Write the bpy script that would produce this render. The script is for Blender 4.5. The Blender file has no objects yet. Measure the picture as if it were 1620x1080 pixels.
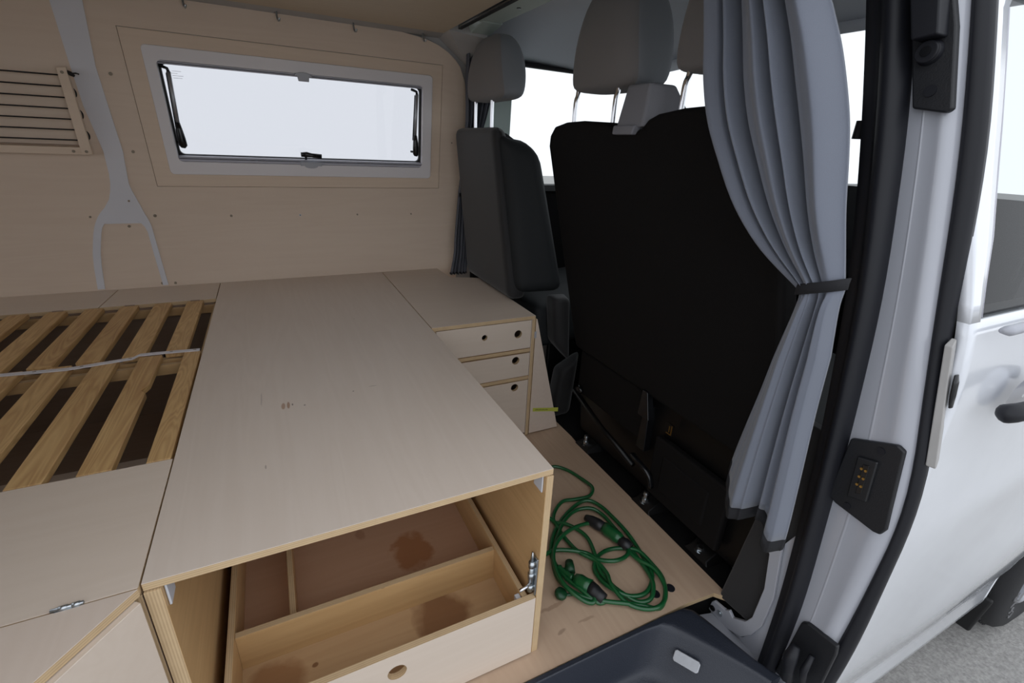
import bpy, bmesh, math, random
from mathutils import Vector, Matrix
random.seed(7)
S = bpy.context.scene
COL = S.collection
PI = math.pi

# ------------------------------------------------------------ camera, sky, exposure
cam_d = bpy.data.cameras.new('camera'); cam = bpy.data.objects.new('camera', cam_d); COL.objects.link(cam)
cam_d.lens = 749.09/1620*36; cam_d.sensor_width = 36; cam_d.clip_start = 0.02
_R = ((0.89807885, 0.12909883, -0.4204615), (-0.43744849, 0.36160943, -0.82333313), (0.04575149, 0.92334832, 0.38122787))
cam.matrix_world = Matrix.Translation((0, 0, 0.95)) @ Matrix(_R).to_4x4()
S.camera = cam
w = bpy.data.worlds.new('overcast'); S.world = w; w.use_nodes = True
nt = w.node_tree; bg = nt.nodes['Background']
bg.inputs[0].default_value = (0.90, 0.94, 1.0, 1); bg.inputs[1].default_value = 0.97
S.view_settings.view_transform = 'Standard'; S.view_settings.look = 'None'
S.view_settings.gamma = 1; S.view_settings.use_curve_mapping = False
S.view_settings.exposure = 0.62

# ------------------------------------------------------------ materials
def lin(c):
    return tuple(((v/255+0.055)/1.055)**2.4 if v > 10 else v/255/12.92 for v in c) + (1,)
M = {}
def mat(name, rgb, rough=0.6, metal=0.0, bump=0.0, bscale=200, var=0.0, vscale=8, spec=0.5, coat=0.0, sheen=0.0):
    m = bpy.data.materials.new(name); m.use_nodes = True; n = m.node_tree; b = n.nodes['Principled BSDF']
    c = lin(rgb)
    b.inputs['Base Color'].default_value = c; b.inputs['Roughness'].default_value = rough
    b.inputs['Metallic'].default_value = metal; b.inputs['Specular IOR Level'].default_value = spec
    b.inputs['Coat Weight'].default_value = coat; b.inputs['Coat Roughness'].default_value = 0.08
    b.inputs['Sheen Weight'].default_value = sheen
    tc = n.nodes.new('ShaderNodeTexCoord')
    if var:
        no = n.nodes.new('ShaderNodeTexNoise'); no.inputs['Scale'].default_value = vscale; no.inputs['Detail'].default_value = 4
        n.links.new(tc.outputs['Object'], no.inputs['Vector'])
        mr = n.nodes.new('ShaderNodeMapRange'); mr.inputs[1].default_value = .3; mr.inputs[2].default_value = .7
        mr.inputs[3].default_value = 1-var; mr.inputs[4].default_value = 1+var
        n.links.new(no.outputs[0], mr.inputs[0])
        mx = n.nodes.new('ShaderNodeVectorMath'); mx.operation = 'SCALE'; mx.inputs[0].default_value = c[:3]
        n.links.new(mr.outputs[0], mx.inputs['Scale']); n.links.new(mx.outputs[0], b.inputs['Base Color'])
    if bump:
        nb = n.nodes.new('ShaderNodeTexNoise'); nb.inputs['Scale'].default_value = bscale; nb.inputs['Detail'].default_value = 3
        n.links.new(tc.outputs['Object'], nb.inputs['Vector'])
        bp = n.nodes.new('ShaderNodeBump'); bp.inputs['Strength'].default_value = bump; bp.inputs['Distance'].default_value = 0.002
        n.links.new(nb.outputs[0], bp.inputs['Height']); n.links.new(bp.outputs[0], b.inputs['Normal'])
    M[name] = m
    return m

def wood(name, rgb, dark, grain_axis=1, rings=3.0, contrast=0.5, rough=0.55, spots=(), fine=1.0, coat=0.0):
    """Wood grain stretched along one object axis; spots = (x,y,z, rx,ry,rz, colour, strength, wobble)."""
    m = bpy.data.materials.new(name); m.use_nodes = True; n = m.node_tree; L = n.links.new; b = n.nodes['Principled BSDF']
    tc = n.nodes.new('ShaderNodeTexCoord')
    mp = n.nodes.new('ShaderNodeMapping'); sc = [14, 14, 14]; sc[grain_axis] = 1.1; mp.inputs['Scale'].default_value = sc
    L(tc.outputs['Object'], mp.inputs[0])
    a = n.nodes.new('ShaderNodeTexNoise'); a.inputs['Scale'].default_value = rings*0.35; a.inputs['Detail'].default_value = 2; a.inputs['Distortion'].default_value = 0.6
    L(mp.outputs[0], a.inputs['Vector'])
    mul = n.nodes.new('ShaderNodeMath'); mul.operation = 'MULTIPLY'; mul.inputs[1].default_value = rings*2.2; L(a.outputs[0], mul.inputs[0])
    sn = n.nodes.new('ShaderNodeMath'); sn.operation = 'PINGPONG'; sn.inputs[1].default_value = 0.5; L(mul.outputs[0], sn.inputs[0])
    f = n.nodes.new('ShaderNodeTexNoise'); f.inputs['Scale'].default_value = 9*fine; f.inputs['Detail'].default_value = 5; L(mp.outputs[0], f.inputs['Vector'])
    big = n.nodes.new('ShaderNodeTexNoise'); big.inputs['Scale'].default_value = 2.5; big.inputs['Detail'].default_value = 3; L(tc.outputs['Object'], big.inputs['Vector'])
    s1 = n.nodes.new('ShaderNodeMath'); s1.operation = 'MULTIPLY_ADD'; s1.inputs[1].default_value = 0.9; L(sn.outputs[0], s1.inputs[0])
    s2 = n.nodes.new('ShaderNodeMath'); s2.operation = 'MULTIPLY_ADD'; s2.inputs[1].default_value = 0.7; s2.inputs[2].default_value = -0.35; L(f.outputs[0], s2.inputs[0])
    L(s2.outputs[0], s1.inputs[2])
    s3 = n.nodes.new('ShaderNodeMath'); s3.operation = 'MULTIPLY_ADD'; s3.inputs[1].default_value = 0.9; L(big.outputs[0], s3.inputs[0]); L(s1.outputs[0], s3.inputs[2])
    mr = n.nodes.new('ShaderNodeMapRange'); mr.inputs[1].default_value = 0.2; mr.inputs[2].default_value = 1.2; mr.inputs[4].default_value = contrast
    L(s3.outputs[0], mr.inputs[0])
    mx = n.nodes.new('ShaderNodeMix'); mx.data_type = 'RGBA'; mx.inputs[6].default_value = lin(rgb); mx.inputs[7].default_value = lin(dark)
    L(mr.outputs[0], mx.inputs[0]); out = mx.outputs[2]
    for (x, y, z, rx, ry, rz, c, st, wob) in spots:
        sp = n.nodes.new('ShaderNodeMapping'); sp.vector_type = 'POINT'
        sp.inputs['Location'].default_value = (-x/rx, -y/ry, -z/rz); sp.inputs['Scale'].default_value = (1/rx, 1/ry, 1/rz)
        if wob:
            wn = n.nodes.new('ShaderNodeTexNoise'); wn.inputs['Scale'].default_value = 22; wn.inputs['Detail'].default_value = 4; L(tc.outputs['Object'], wn.inputs['Vector'])
            wv = n.nodes.new('ShaderNodeVectorMath'); wv.operation = 'SUBTRACT'; wv.inputs[1].default_value = (.5, .5, .5); L(wn.outputs['Color'], wv.inputs[0])
            ws = n.nodes.new('ShaderNodeVectorMath'); ws.operation = 'SCALE'; ws.inputs['Scale'].default_value = wob; L(wv.outputs[0], ws.inputs[0])
            wa = n.nodes.new('ShaderNodeVectorMath'); wa.operation = 'ADD'; L(tc.outputs['Object'], wa.inputs[0]); L(ws.outputs[0], wa.inputs[1])
            L(wa.outputs[0], sp.inputs[0])
        else:
            L(tc.outputs['Object'], sp.inputs[0])
        ln = n.nodes.new('ShaderNodeVectorMath'); ln.operation = 'LENGTH'; L(sp.outputs[0], ln.inputs[0])
        r2 = n.nodes.new('ShaderNodeMapRange'); r2.inputs[1].default_value = 1.1; r2.inputs[2].default_value = 0.75; r2.inputs[3].default_value = 0; r2.inputs[4].default_value = st
        L(ln.outputs['Value'], r2.inputs[0])
        m2 = n.nodes.new('ShaderNodeMix'); m2.data_type = 'RGBA'; m2.inputs[7].default_value = lin(c)
        L(r2.outputs[0], m2.inputs[0]); L(out, m2.inputs[6]); out = m2.outputs[2]
    L(out, b.inputs['Base Color']); b.inputs['Roughness'].default_value = rough
    b.inputs['Coat Weight'].default_value = coat; b.inputs['Coat Roughness'].default_value = 0.3
    bp = n.nodes.new('ShaderNodeBump'); bp.inputs['Strength'].default_value = 0.15; bp.inputs['Distance'].default_value = 0.001
    L(f.outputs[0], bp.inputs['Height']); L(bp.outputs[0], b.inputs['Normal'])
    M[name] = m
    return m

def edge_mat(name, axis):
    """Layered plywood edge: light and dark veneers stacked along one object axis."""
    m = bpy.data.materials.new(name); m.use_nodes = True; n = m.node_tree; L = n.links.new; b = n.nodes['Principled BSDF']
    tc = n.nodes.new('ShaderNodeTexCoord'); sx = n.nodes.new('ShaderNodeSeparateXYZ'); L(tc.outputs['Object'], sx.inputs[0])
    a = n.nodes.new('ShaderNodeMath'); a.operation = 'MULTIPLY'; a.inputs[1].default_value = 1/0.0034; L(sx.outputs[axis], a.inputs[0])
    p = n.nodes.new('ShaderNodeMath'); p.operation = 'PINGPONG'; p.inputs[1].default_value = 0.5; L(a.outputs[0], p.inputs[0])
    no = n.nodes.new('ShaderNodeTexNoise'); no.inputs['Scale'].default_value = 40; L(tc.outputs['Object'], no.inputs['Vector'])
    ad = n.nodes.new('ShaderNodeMath'); ad.operation = 'MULTIPLY_ADD'; ad.inputs[1].default_value = .5; L(no.outputs[0], ad.inputs[0]); L(p.outputs[0], ad.inputs[2])
    r = n.nodes.new('ShaderNodeMapRange'); r.inputs[1].default_value = 0.35; r.inputs[2].default_value = 0.6; L(ad.outputs[0], r.inputs[0])
    mx = n.nodes.new('ShaderNodeMix'); mx.data_type = 'RGBA'; mx.inputs[6].default_value = lin((184, 156, 120)); mx.inputs[7].default_value = lin((202, 176, 138))
    L(r.outputs[0], mx.inputs[0]); L(mx.outputs[2], b.inputs['Base Color']); b.inputs['Roughness'].default_value = .75
    M[name] = m
E0, E1, E2 = 'edge_x', 'edge_y', 'edge_z'
edge_mat(E0, 0); edge_mat(E1, 1); edge_mat(E2, 2)

BR = (92, 62, 42)
wood('birch', (212, 196, 182), (196, 176, 158), 1, contrast=.3, rough=.5)
wood('birch_x', (214, 199, 184), (198, 180, 162), 0, contrast=.3, rough=.5)
wood('birch_board', (214, 200, 187), (197, 180, 164), 1, contrast=.32, rough=.46, spots=(
    (-0.068, 0.975, .45, .0014, .030, .02, (120, 104, 92), .35, .006), (-0.029, 0.930, .45, .0040, .014, .02, (156, 112, 74), .7, .003), (-0.0195, 0.931, .45, .0030, .015, .02, (150, 106, 68), .75, .003),
    (0.010, 0.920, .45, .002, .003, .02, (96, 78, 70), .7, .005), (-0.012, 0.931, .45, .0015, .0045, .02, (90, 74, 66), .8, .003),
    (0.107, .945, .45, .002, .0022, .02, (90, 78, 68), .7, .003), (0.15, .955, .45, .009, .0018, .02, (130, 112, 96), .4, .008),
    (-0.062, .735, .45, .0014, .006, .02, (110, 92, 78), .5, .003), (0.18, 1.4, .45, .003, .002, .02, (140, 120, 108), .4, .006)))
wood('wall_ply', (222, 203, 184), (210, 188, 168), 0, contrast=.45, rough=.6)
wood('surround_ply', (225, 205, 184), (213, 190, 168), 0, contrast=.45, rough=.6)
wood('ceiling_ply', (206, 190, 166), (192, 174, 148), 0, contrast=.45, rough=.5, spots=((0.10, 1.63, 1.29, .003, .003, .01, (90, 76, 62), .7, 0),))
wood('floor_ply', (192, 166, 142), (172, 145, 121), 1, contrast=.6, rough=.5, spots=(
    (0.45, .62, 0, .03, .006, .02, (140, 112, 90), .5, .03), (0.44, .56, 0, .012, .004, .02, (120, 98, 80), .5, .02), (0.5, .56, 0, .02, .004, .02, (140, 116, 94), .5, .03)))
wood('oiled', (202, 166, 118), (176, 138, 90), 0, contrast=.6, rough=.45, spots=(
    (0.1, .69, .15, .004, .02, .002, (110, 84, 56), .6, .01),))
wood('oiled_y', (208, 172, 124), (180, 142, 96), 1, contrast=.6, rough=.45)
wood('oiled_z', (208, 172, 124), (180, 142, 96), 2, contrast=.6, rough=.45)
wood('drawer_base_dark', (204, 166, 138), (190, 150, 120), 0, contrast=.5, rough=.5, spots=(
    (0.197, .835, .07, .045, .060, .03, (166, 108, 62), .75, .09), (0.09, .93, .07, .012, .016, .03, (150, 104, 76), .4, .02)))
wood('drawer_base', (192, 160, 122), (170, 136, 98), 0, contrast=.5, rough=.45, spots=(
    (0.205, .64, .07, .055, .08, .03, (120, 78, 48), .8, .05), (-0.10, .64, .07, .05, .045, .03, (136, 88, 50), .65, .04), (-0.035, .648, .07, .006, .005, .03, (110, 68, 38), .8, .008)))
wood('pine', (212, 176, 122), (150, 104, 58), 1, rings=5.5, contrast=.8, rough=.5)
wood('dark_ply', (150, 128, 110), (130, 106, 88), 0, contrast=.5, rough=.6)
mat('van_grey', (218, 218, 224), .35, coat=.3, var=.02)
mat('van_dull', (172, 170, 168), .5, var=.06, vscale=18)
mat('van_white', (228, 231, 237), .18, coat=.9, var=.025, vscale=9)
mat('pillar_white', (168, 170, 178), .28, coat=.6)
mat('frame_grey', (228, 224, 226), .45)
mat('rail_grey', (176, 176, 186), .35)
mat('clip_grey', (170, 172, 180), .3)
mat('black_plastic', (26, 27, 30), .45, bump=.15, bscale=700)
mat('black_gloss', (16, 17, 20), .25)
mat('rubber', (24, 25, 31), .5, spec=.35)
mat('rubber_matt', (14, 14, 15), .6)
mat('tray_plastic', (40, 44, 54), .42, bump=.35, bscale=500)
mat('gasket', (18, 18, 22), .5)
mat('chrome', (225, 225, 228), .12, metal=1)
mat('zinc', (186, 192, 196), .3, metal=1)
mat('aluminium', (170, 172, 176), .42, metal=.8, bump=.2, bscale=60)
mat('brass', (196, 160, 90), .3, metal=1)
mat('screw_dull', (150, 138, 122), .5, metal=.4)
mat('seat_shell', (13, 11, 11), .8, spec=.2, bump=.2, bscale=600)
mat('seat_grey', (23, 22, 24), .7, bump=.3, bscale=900, sheen=.2)
mat('seat_side', (15, 19, 22), .72, bump=.2, bscale=700)
mat('headrest_grey', (122, 118, 117), .9, bump=.35, bscale=800, sheen=.15)
mat('headrest_side', (124, 127, 132), .9, bump=.35, bscale=800, sheen=.15)
mat('belt_housing', (126, 126, 132), .7, bump=.2, bscale=600)
mat('headliner', (226, 230, 238), .95, bump=.3, bscale=900)
mat('trim_pale', (176, 190, 184), .6)
mat('curtain_cloth', (108, 113, 125), .92, bump=.25, bscale=1200, sheen=.25)
mat('curtain_dark', (92, 94, 102), .95, bump=.25, bscale=1200)
mat('hem_black', (24, 24, 28), .9)
mat('webbing', (208, 204, 206), .8, bump=.3, bscale=500)
mat('cord_black', (22, 20, 22), .7)
mat('cable_green', (14, 80, 40), .38, coat=.3)
mat('cable_dark', (14, 62, 34), .42)
mat('tape_yellow', (186, 190, 78), .5)
mat('ink', (60, 62, 30), .6)
mat('bracket_white', (208, 210, 216), .35)
mat('tyre', (34, 34, 36), .8, bump=.3, bscale=300)
mat('rim', (150, 152, 158), .3, metal=.8)
mat('tyre_letter', (120, 120, 122), .7)
mat('gravel', (158, 156, 153), .95, bump=1.0, bscale=140, var=.22, vscale=90)
mat('carpet', (11, 10, 11), .95, bump=.5, bscale=500, spec=.2)
mat('hinge_plate', (24, 25, 29), .5, bump=.2, bscale=500)
mat('black_metal', (11, 10, 11), .4, spec=.35)  # plain near-black metal of the seat bases and drawer rails
def glass(name, tint, refl):
    m = bpy.data.materials.new(name); m.use_nodes = True; n = m.node_tree; n.nodes.clear(); L = n.links.new
    o = n.nodes.new('ShaderNodeOutputMaterial'); t = n.nodes.new('ShaderNodeBsdfTransparent'); t.inputs[0].default_value = tint
    g = n.nodes.new('ShaderNodeBsdfGlossy'); g.inputs['Roughness'].default_value = .03
    lw = n.nodes.new('ShaderNodeLayerWeight'); pw = n.nodes.new('ShaderNodeMath'); pw.operation = 'POWER'; pw.inputs[1].default_value = 5
    L(lw.outputs['Facing'], pw.inputs[0]); fr = n.nodes.new('ShaderNodeMath'); fr.operation = 'MULTIPLY_ADD'; fr.inputs[1].default_value = refl; fr.inputs[2].default_value = .03; L(pw.outputs[0], fr.inputs[0])
    mx = n.nodes.new('ShaderNodeMixShader'); L(fr.outputs[0], mx.inputs[0]); L(t.outputs[0], mx.inputs[1]); L(g.outputs[0], mx.inputs[2]); L(mx.outputs[0], o.inputs[0])
    M[name] = m
glass('acrylic', (.74, .74, .75, 1), .8)
glass('auto_glass', (.84, .86, .85, 1), .5)

# ------------------------------------------------------------ helpers
def obj(name, bm, m, parent=None, smooth=False, bevel=0, seg=2):
    me = bpy.data.meshes.new(name)
    bmesh.ops.recalc_face_normals(bm, faces=bm.faces)
    bm.to_mesh(me); bm.free()
    ms = m if isinstance(m, (list, tuple)) else [m]
    for k in ms: me.materials.append(M[k])
    o = bpy.data.objects.new(name, me); COL.objects.link(o)
    if parent: o.parent = parent
    if smooth:
        for p in me.polygons: p.use_smooth = True
    if bevel:
        md = o.modifiers.new('b', 'BEVEL'); md.width = bevel; md.segments = seg; md.limit_method = 'ANGLE'; md.angle_limit = .6
        for p in me.polygons: p.use_smooth = True
        md.harden_normals = True
    return o
def tag(o, label, cat=None, group=None, kind=None):
    o['label'] = label
    if cat: o['category'] = cat
    if group: o['group'] = group
    if kind: o['kind'] = kind
    return o
def thing(name, label, cat, group=None, kind=None, loc=(0, 0, 0)):
    o = bpy.data.objects.new(name, None); COL.objects.link(o); o.empty_display_size = .05
    return tag(o, label, cat, group, kind)
def struct(name, label=None, bm=None, m=None, cat=None, **k):
    o = obj(name, bm, m, **k) if bm else bpy.data.objects.new(name, None)
    if not bm: COL.objects.link(o)
    o['kind'] = 'structure'
    if label: o['label'] = label
    if cat: o['category'] = cat
    return o
def B(): return bmesh.new()
def bx(bm, x0, x1, y0, y1, z0, z1, mi=0):
    v = [bm.verts.new(p) for p in ((x0, y0, z0), (x1, y0, z0), (x1, y1, z0), (x0, y1, z0), (x0, y0, z1), (x1, y0, z1), (x1, y1, z1), (x0, y1, z1))]
    fs = []
    for q in ((0, 1, 2, 3), (4, 5, 6, 7), (0, 1, 5, 4), (1, 2, 6, 5), (2, 3, 7, 6), (3, 0, 4, 7)):
        f = bm.faces.new([v[i] for i in q]); f.material_index = mi; fs.append(f)
    return fs
def hexa(bm, p, mi=0):
    """p: 8 points, bottom loop of four then top loop of four."""
    v = [bm.verts.new(q) for q in p]
    for q in ((0, 1, 2, 3), (4, 5, 6, 7), (0, 1, 5, 4), (1, 2, 6, 5), (2, 3, 7, 6), (3, 0, 4, 7)):
        bm.faces.new([v[i] for i in q]).material_index = mi
def prism(bm, pts, axis, a, b, mi_face=0, mi_side=0):
    """pts: 2-D outline in the two other axes (in order), extruded from a to b along axis."""
    def P(u, v, t):
        l = [u, v]; l.insert(axis, t); return tuple(l)
    A = [bm.verts.new(P(u, v, a)) for u, v in pts]; Bv = [bm.verts.new(P(u, v, b)) for u, v in pts]
    bm.faces.new(A).material_index = mi_face; bm.faces.new(list(reversed(Bv))).material_index = mi_face
    n = len(pts)
    for i in range(n):
        bm.faces.new((A[i], A[(i+1) % n], Bv[(i+1) % n], Bv[i])).material_index = mi_side
def ply(name, x0, x1, y0, y1, z0, z1, face, parent=None, **k):
    """plywood slab: layered edges on the four thin sides."""
    d = (x1-x0, y1-y0, z1-z0); ax = d.index(min(d)); bm = B(); bx(bm, x0, x1, y0, y1, z0, z1)
    bm.faces.ensure_lookup_table(); bm.normal_update()
    for f in bm.faces:
        f.material_index = 0 if abs(f.normal[ax]) > .5 else 1
    return obj(name, bm, [face, (E0, E1, E2)[ax]], parent, bevel=k.get('bevel', .0006), seg=1)
def plyp(name, pts, axis, a, b, face, parent=None, bevel=.0006):
    bm = B(); prism(bm, pts, axis, a, b, 0, 1)
    return obj(name, bm, [face, (E0, E1, E2)[axis]], parent, bevel=bevel, seg=1)
def tube(bm, pts, r, n=10, mi=0, cap=True, flat=None):
    """round tube along points; r a number or list."""
    P = [Vector(p) for p in pts]; rings = []; up = None
    for i, p in enumerate(P):
        t = (P[min(i+1, len(P)-1)] - P[max(i-1, 0)]).normalized()
        if up is None:
            up = Vector((0, 0, 1)) if abs(t.z) < .9 else Vector((0, 1, 0))
        s = t.cross(up).normalized(); u2 = s.cross(t).normalized(); up = u2
        rr = r[i] if isinstance(r, (list, tuple)) else r
        ra, rb = (rr, rr) if flat is None else (rr, rr*flat)
        rings.append([bm.verts.new(p + s*math.cos(2*PI*k/n)*ra + u2*math.sin(2*PI*k/n)*rb) for k in range(n)])
    for a, b in zip(rings, rings[1:]):
        for k in range(n):
            bm.faces.new((a[k], a[(k+1) % n], b[(k+1) % n], b[k])).material_index = mi
    if cap:
        bm.faces.new(rings[0]).material_index = mi; bm.faces.new(list(reversed(rings[-1]))).material_index = mi
def cyl(bm, c, axis, r, h, n=16, mi=0, r2=None):
    c = Vector(c); a = Vector(axis).normalized(); tube(bm, [c, c+a*h], [r, r if r2 is None else r2], n, mi)
def spline(pts, k=6, closed=False):
    P = [Vector(p) for p in pts]; out = []; n = len(P)
    for i in range(n-1 if not closed else n):
        p0, p1, p2, p3 = (P[max(i-1, 0)] if not closed else P[i-1]), P[i % n], P[(i+1) % n], (P[min(i+2, n-1)] if not closed else P[(i+2) % n])
        for j in range(k):
            t = j/k; out.append(.5*((2*p1)+(p2-p0)*t+(2*p0-5*p1+4*p2-p3)*t*t+(3*p1-p0-3*p2+p3)*t**3))
    if not closed: out.append(P[-1])
    return out
def lerp(a, b, t): return a+(b-a)*t
def interp(tab, z):
    """tab sorted by first value"""
    if z <= tab[0][0]: return tab[0][1:]
    for a, b in zip(tab, tab[1:]):
        if z <= b[0]:
            t = (z-a[0])/(b[0]-a[0]); return tuple(lerp(p, q, t) for p, q in zip(a[1:], b[1:]))
    return tab[-1][1:]
def grid(bm, rows, mi=0, closed_u=False):
    V = [[bm.verts.new(p) for p in r] for r in rows]
    for a, b in zip(V, V[1:]):
        n = len(a)
        for k in range(n if closed_u else n-1):
            bm.faces.new((a[k], a[(k+1) % n], b[(k+1) % n], b[k])).material_index = mi
    return V
def shell(bm, rows, off, mi=0):
    """a grid of points made solid: off(p) is the point on the far side."""
    A = grid(bm, rows, mi); Bq = grid(bm, [[off(p) for p in r] for r in rows], mi)
    n, m = len(A), len(A[0])
    for i in range(n-1):
        for j in (0, m-1): bm.faces.new((A[i][j], A[i+1][j], Bq[i+1][j], Bq[i][j])).material_index = mi
    for j in range(m-1):
        for i in (0, n-1): bm.faces.new((A[i][j], A[i][j+1], Bq[i][j+1], Bq[i][j])).material_index = mi
def disc(bm, c, normal, r, th, n=14, mi=0):
    nn = Vector(normal).normalized(); cyl(bm, Vector(c)-nn*th*.3, nn, r, th, n, mi)

# the left wall: upright up to z .61, then leaning inwards
def wy(z):
    if z <= .61: return 1.93
    if z <= .77: return 1.93-.155*(z-.61)**2/.32
    return 1.93-.155*(z-.69)
def wp(x, z, d=0):
    """a point on the wall, d out into the van"""
    n = .153 if z > .69 else 0
    return (x, wy(z)-d*(1-n*n/2), z-d*n)
def wslab(bm, xz_rows, d0, d1, mi=0, nx=2):
    """rows of (z, xl, xr) on the wall, solid between distances d0 and d1"""
    rows = [[wp(lerp(xl, xr, k/(nx-1)), z, d0) for k in range(nx)] for z, xl, xr in xz_rows]
    rows2 = [[wp(lerp(xl, xr, k/(nx-1)), z, d1) for k in range(nx)] for z, xl, xr in xz_rows]
    A = grid(bm, rows, mi); C = grid(bm, rows2, mi); n = len(A)
    for i in range(n-1):
        for j in (0, nx-1): bm.faces.new((A[i][j], A[i+1][j], C[i+1][j], C[i][j])).material_index = mi
    for j in range(nx-1):
        for i in (0, n-1): bm.faces.new((A[i][j], A[i][j+1], C[i][j+1], C[i][j])).material_index = mi
def wrect(bm, x0, x1, z0, z1, d0, d1, mi=0):
    zs = [z0] + [z for z in (.61, .64, .67, .70, .73, .77) if z0 < z < z1] + [z1]
    wslab(bm, [(z, x0, x1) for z in zs], d0, d1, mi)
def wring(bm, o, i, d0, d1, mi=0):
    ox0, ox1, oz0, oz1 = o; ix0, ix1, iz0, iz1 = i
    wrect(bm, ox0, ox1, iz1, oz1, d0, d1, mi); wrect(bm, ox0, ox1, oz0, iz0, d0, d1, mi)
    wrect(bm, ox0, ix0, iz0, iz1, d0, d1, mi); wrect(bm, ix1, ox1, iz0, iz1, d0, d1, mi)
def wring_smooth(bm, o, i, d0, d1, r_in, r_out, n=6, mi=0):
    """ring with rounded inner corners"""
    def loop(x0, x1, z0, z1, r):
        P = []
        for cx, cz, a0 in ((x1-r, z1-r, 0), (x0+r, z1-r, 90), (x0+r, z0+r, 180), (x1-r, z0+r, 270)):
            for k in range(n+1):
                a = math.radians(a0+90*k/n); P.append((cx+math.cos(a)*r, cz+math.sin(a)*r))
        return P
    O = loop(*o, r_out); I = loop(*i, r_in)
    rows = [[wp(x, z, d0) for x, z in O], [wp(x, z, d1) for x, z in O], [wp(x, z, d1) for x, z in I], [wp(x, z, d0) for x, z in I]]
    V = grid(bm, rows, mi, True)
    m = len(O)
    for k in range(m): bm.faces.new((V[3][k], V[3][(k+1) % m], V[0][(k+1) % m], V[0][k])).material_index = mi

# ============================================================ THE VAN'S SHELL
# ---- plywood floor
bm = B()
fp = [(-1.6, 1.95), (-1.6, .502), (.736, .502), (.82, .496), (.846, .466), (.850, .80), (.853, 1.10), (.86, 1.18), (.86, 1.95)]
prism(bm, fp, 2, -.012, 0, 0, 1)
floor = struct('floor', 'bare plywood van floor beside the black seat base', bm, ['floor_ply', E2])
for x, y, d in ((.689, .551, 0), (.733, .549, 0)):
    bm = B(); cyl(bm, (x, y, -.004), (0, 0, 1), .0115, .0052, 20); obj('floor_plug', bm, 'rubber', floor, bevel=.001)
bm = B(); bx(bm, -1.7, 2.3, .505, 1.97, -.10, -.013); bx(bm, .9, 2.3, .33, .52, -.10, -.013); struct('trim_1', 'dark steel under the van floor', bm, 'carpet')
bm = B(); bx(bm, .846, 2.25, .45, 1.95, -.012, -.002); struct('trim_2', 'black cab floor mat ahead of the plywood', bm, 'carpet')

# ---- left wall, plywood lining around the window panel
SUR = (-.316, .613, .780, 1.203)      # window surround, x0 x1 z0 z1
OUT = (-.272, .577, .818, 1.168); INN = (-.243, .543, .857, 1.133)
bm = B(); g = .0012
zb = [.40, .61, .64, .67, .70, .73, .77, SUR[2]-g]
wslab(bm, [(z, -1.6, lerp(.695, .741, (z-.43)/.344)) for z in zb], 0, -.008)
wrect(bm, -1.6, SUR[0]-g, SUR[2]-g, 1.285, 0, -.008)
wslab(bm, [(z, SUR[1]+g, x) for z, x in ((SUR[2]-g, .741), (.95, .728), (1.118, .711), (1.16, .70), (1.197, .683), (SUR[3]+g, .680))], 0, -.008)
wslab(bm, [(z, SUR[0]-g, x) for z, x in ((SUR[3]+g, .680), (1.225, .660), (1.245, .632), (1.262, .595), (1.275, .55), (1.285, .47))], 0, -.008)
wall = struct('wall_left', 'thin birch plywood lining of the van side around the window', bm, 'wall_ply')
bm = B(); wring(bm, SUR, (-.265, .570, .825, 1.160), -.0005, -.008); obj('window_surround', bm, 'surround_ply', wall)
for (x, z, r) in ((-.358, 1.086, .0045), (-.355, .881, .0042), (-.343, .687, .0045), (-.127, .683, .004), (-.509, .686, .003), (.293, .681, .0032), (.501, .680, .0032), (-.418, .655, .004), (-.367, .462, .004), (-.33, .46, .004), (.66, .95, .0025)):
    bm = B(); p = Vector(wp(x, z, 0)); disc(bm, p, (0, -1, -.15), r, .004); obj('screw', bm, 'screw_dull', wall)
bm = B(); p = Vector(wp(.092, .682, 0)); disc(bm, p, (0, -1, 0), .0036, .004); disc(bm, p-Vector((0, .001, 0)), (0, -1, 0), .0018, .004, mi=1); tag(obj('grommet', bm, ['bracket_white', 'black_gloss'], wall), 'small white screw cap')

# painted body metal behind the lining
bm = B()
wrect(bm, -1.6, INN[0], .35, 1.34, -.014, -.022); wrect(bm, INN[1], .872, .35, 1.34, -.014, -.022)
wrect(bm, INN[0], INN[1], .35, INN[2]-.02, -.014, -.022); wrect(bm, INN[0], INN[1], INN[3]+.02, 1.34, -.014, -.022)
struct('trim_3', 'grey painted body metal showing round the plywood lining edge', bm, 'van_dull')
# low black side behind the driver's seat
bm = B(); bx(bm, .76, 2.3, 1.90, 1.935, -.02, .80); bx(bm, .80, 2.3, 1.885, 1.90, .0, .76)
struct('wall_cab', 'dark lower door trim of the cab behind the driver seat', bm, 'carpet')

# painted steel rib shaped like an upturned fork
L_ = [(1.29, -.444, -.372), (1.10, -.443, -.387), (1.00, -.441, -.384), (.88, -.427, -.380), (.815, -.430, -.386), (.787, -.434, -.388), (.765, -.440, -.385), (.740, -.449, -.379), (.715, -.466, -.373), (.700, -.480, -.370), (.686, -.490, -.366), (.672, -.498, -.362)]
bm = B(); wslab(bm, list(reversed(L_)), .0035, -.004)
legl = [(.672, -.498, -.466), (.664, -.502, -.479), (.652, -.507, -.487), (.635, -.513, -.493), (.61, -.520, -.500), (.573, -.529, -.509), (.53, -.536, -.516), (.455, -.543, -.524)]
legr = [(.672, -.393, -.362), (.664, -.384, -.3605), (.652, -.377, -.359), (.635, -.3725, -.358), (.573, -.371, -.356), (.455, -.366, -.351)]
wslab(bm, list(reversed(legl)), .0035, -.004); wslab(bm, list(reversed(legr)), .0035, -.004)
wslab(bm, [(.664, -.479, -.384), (.668, -.472, -.389), (.672, -.466, -.393), (.6725, -.466, -.393)], .0035, -.004)
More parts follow.
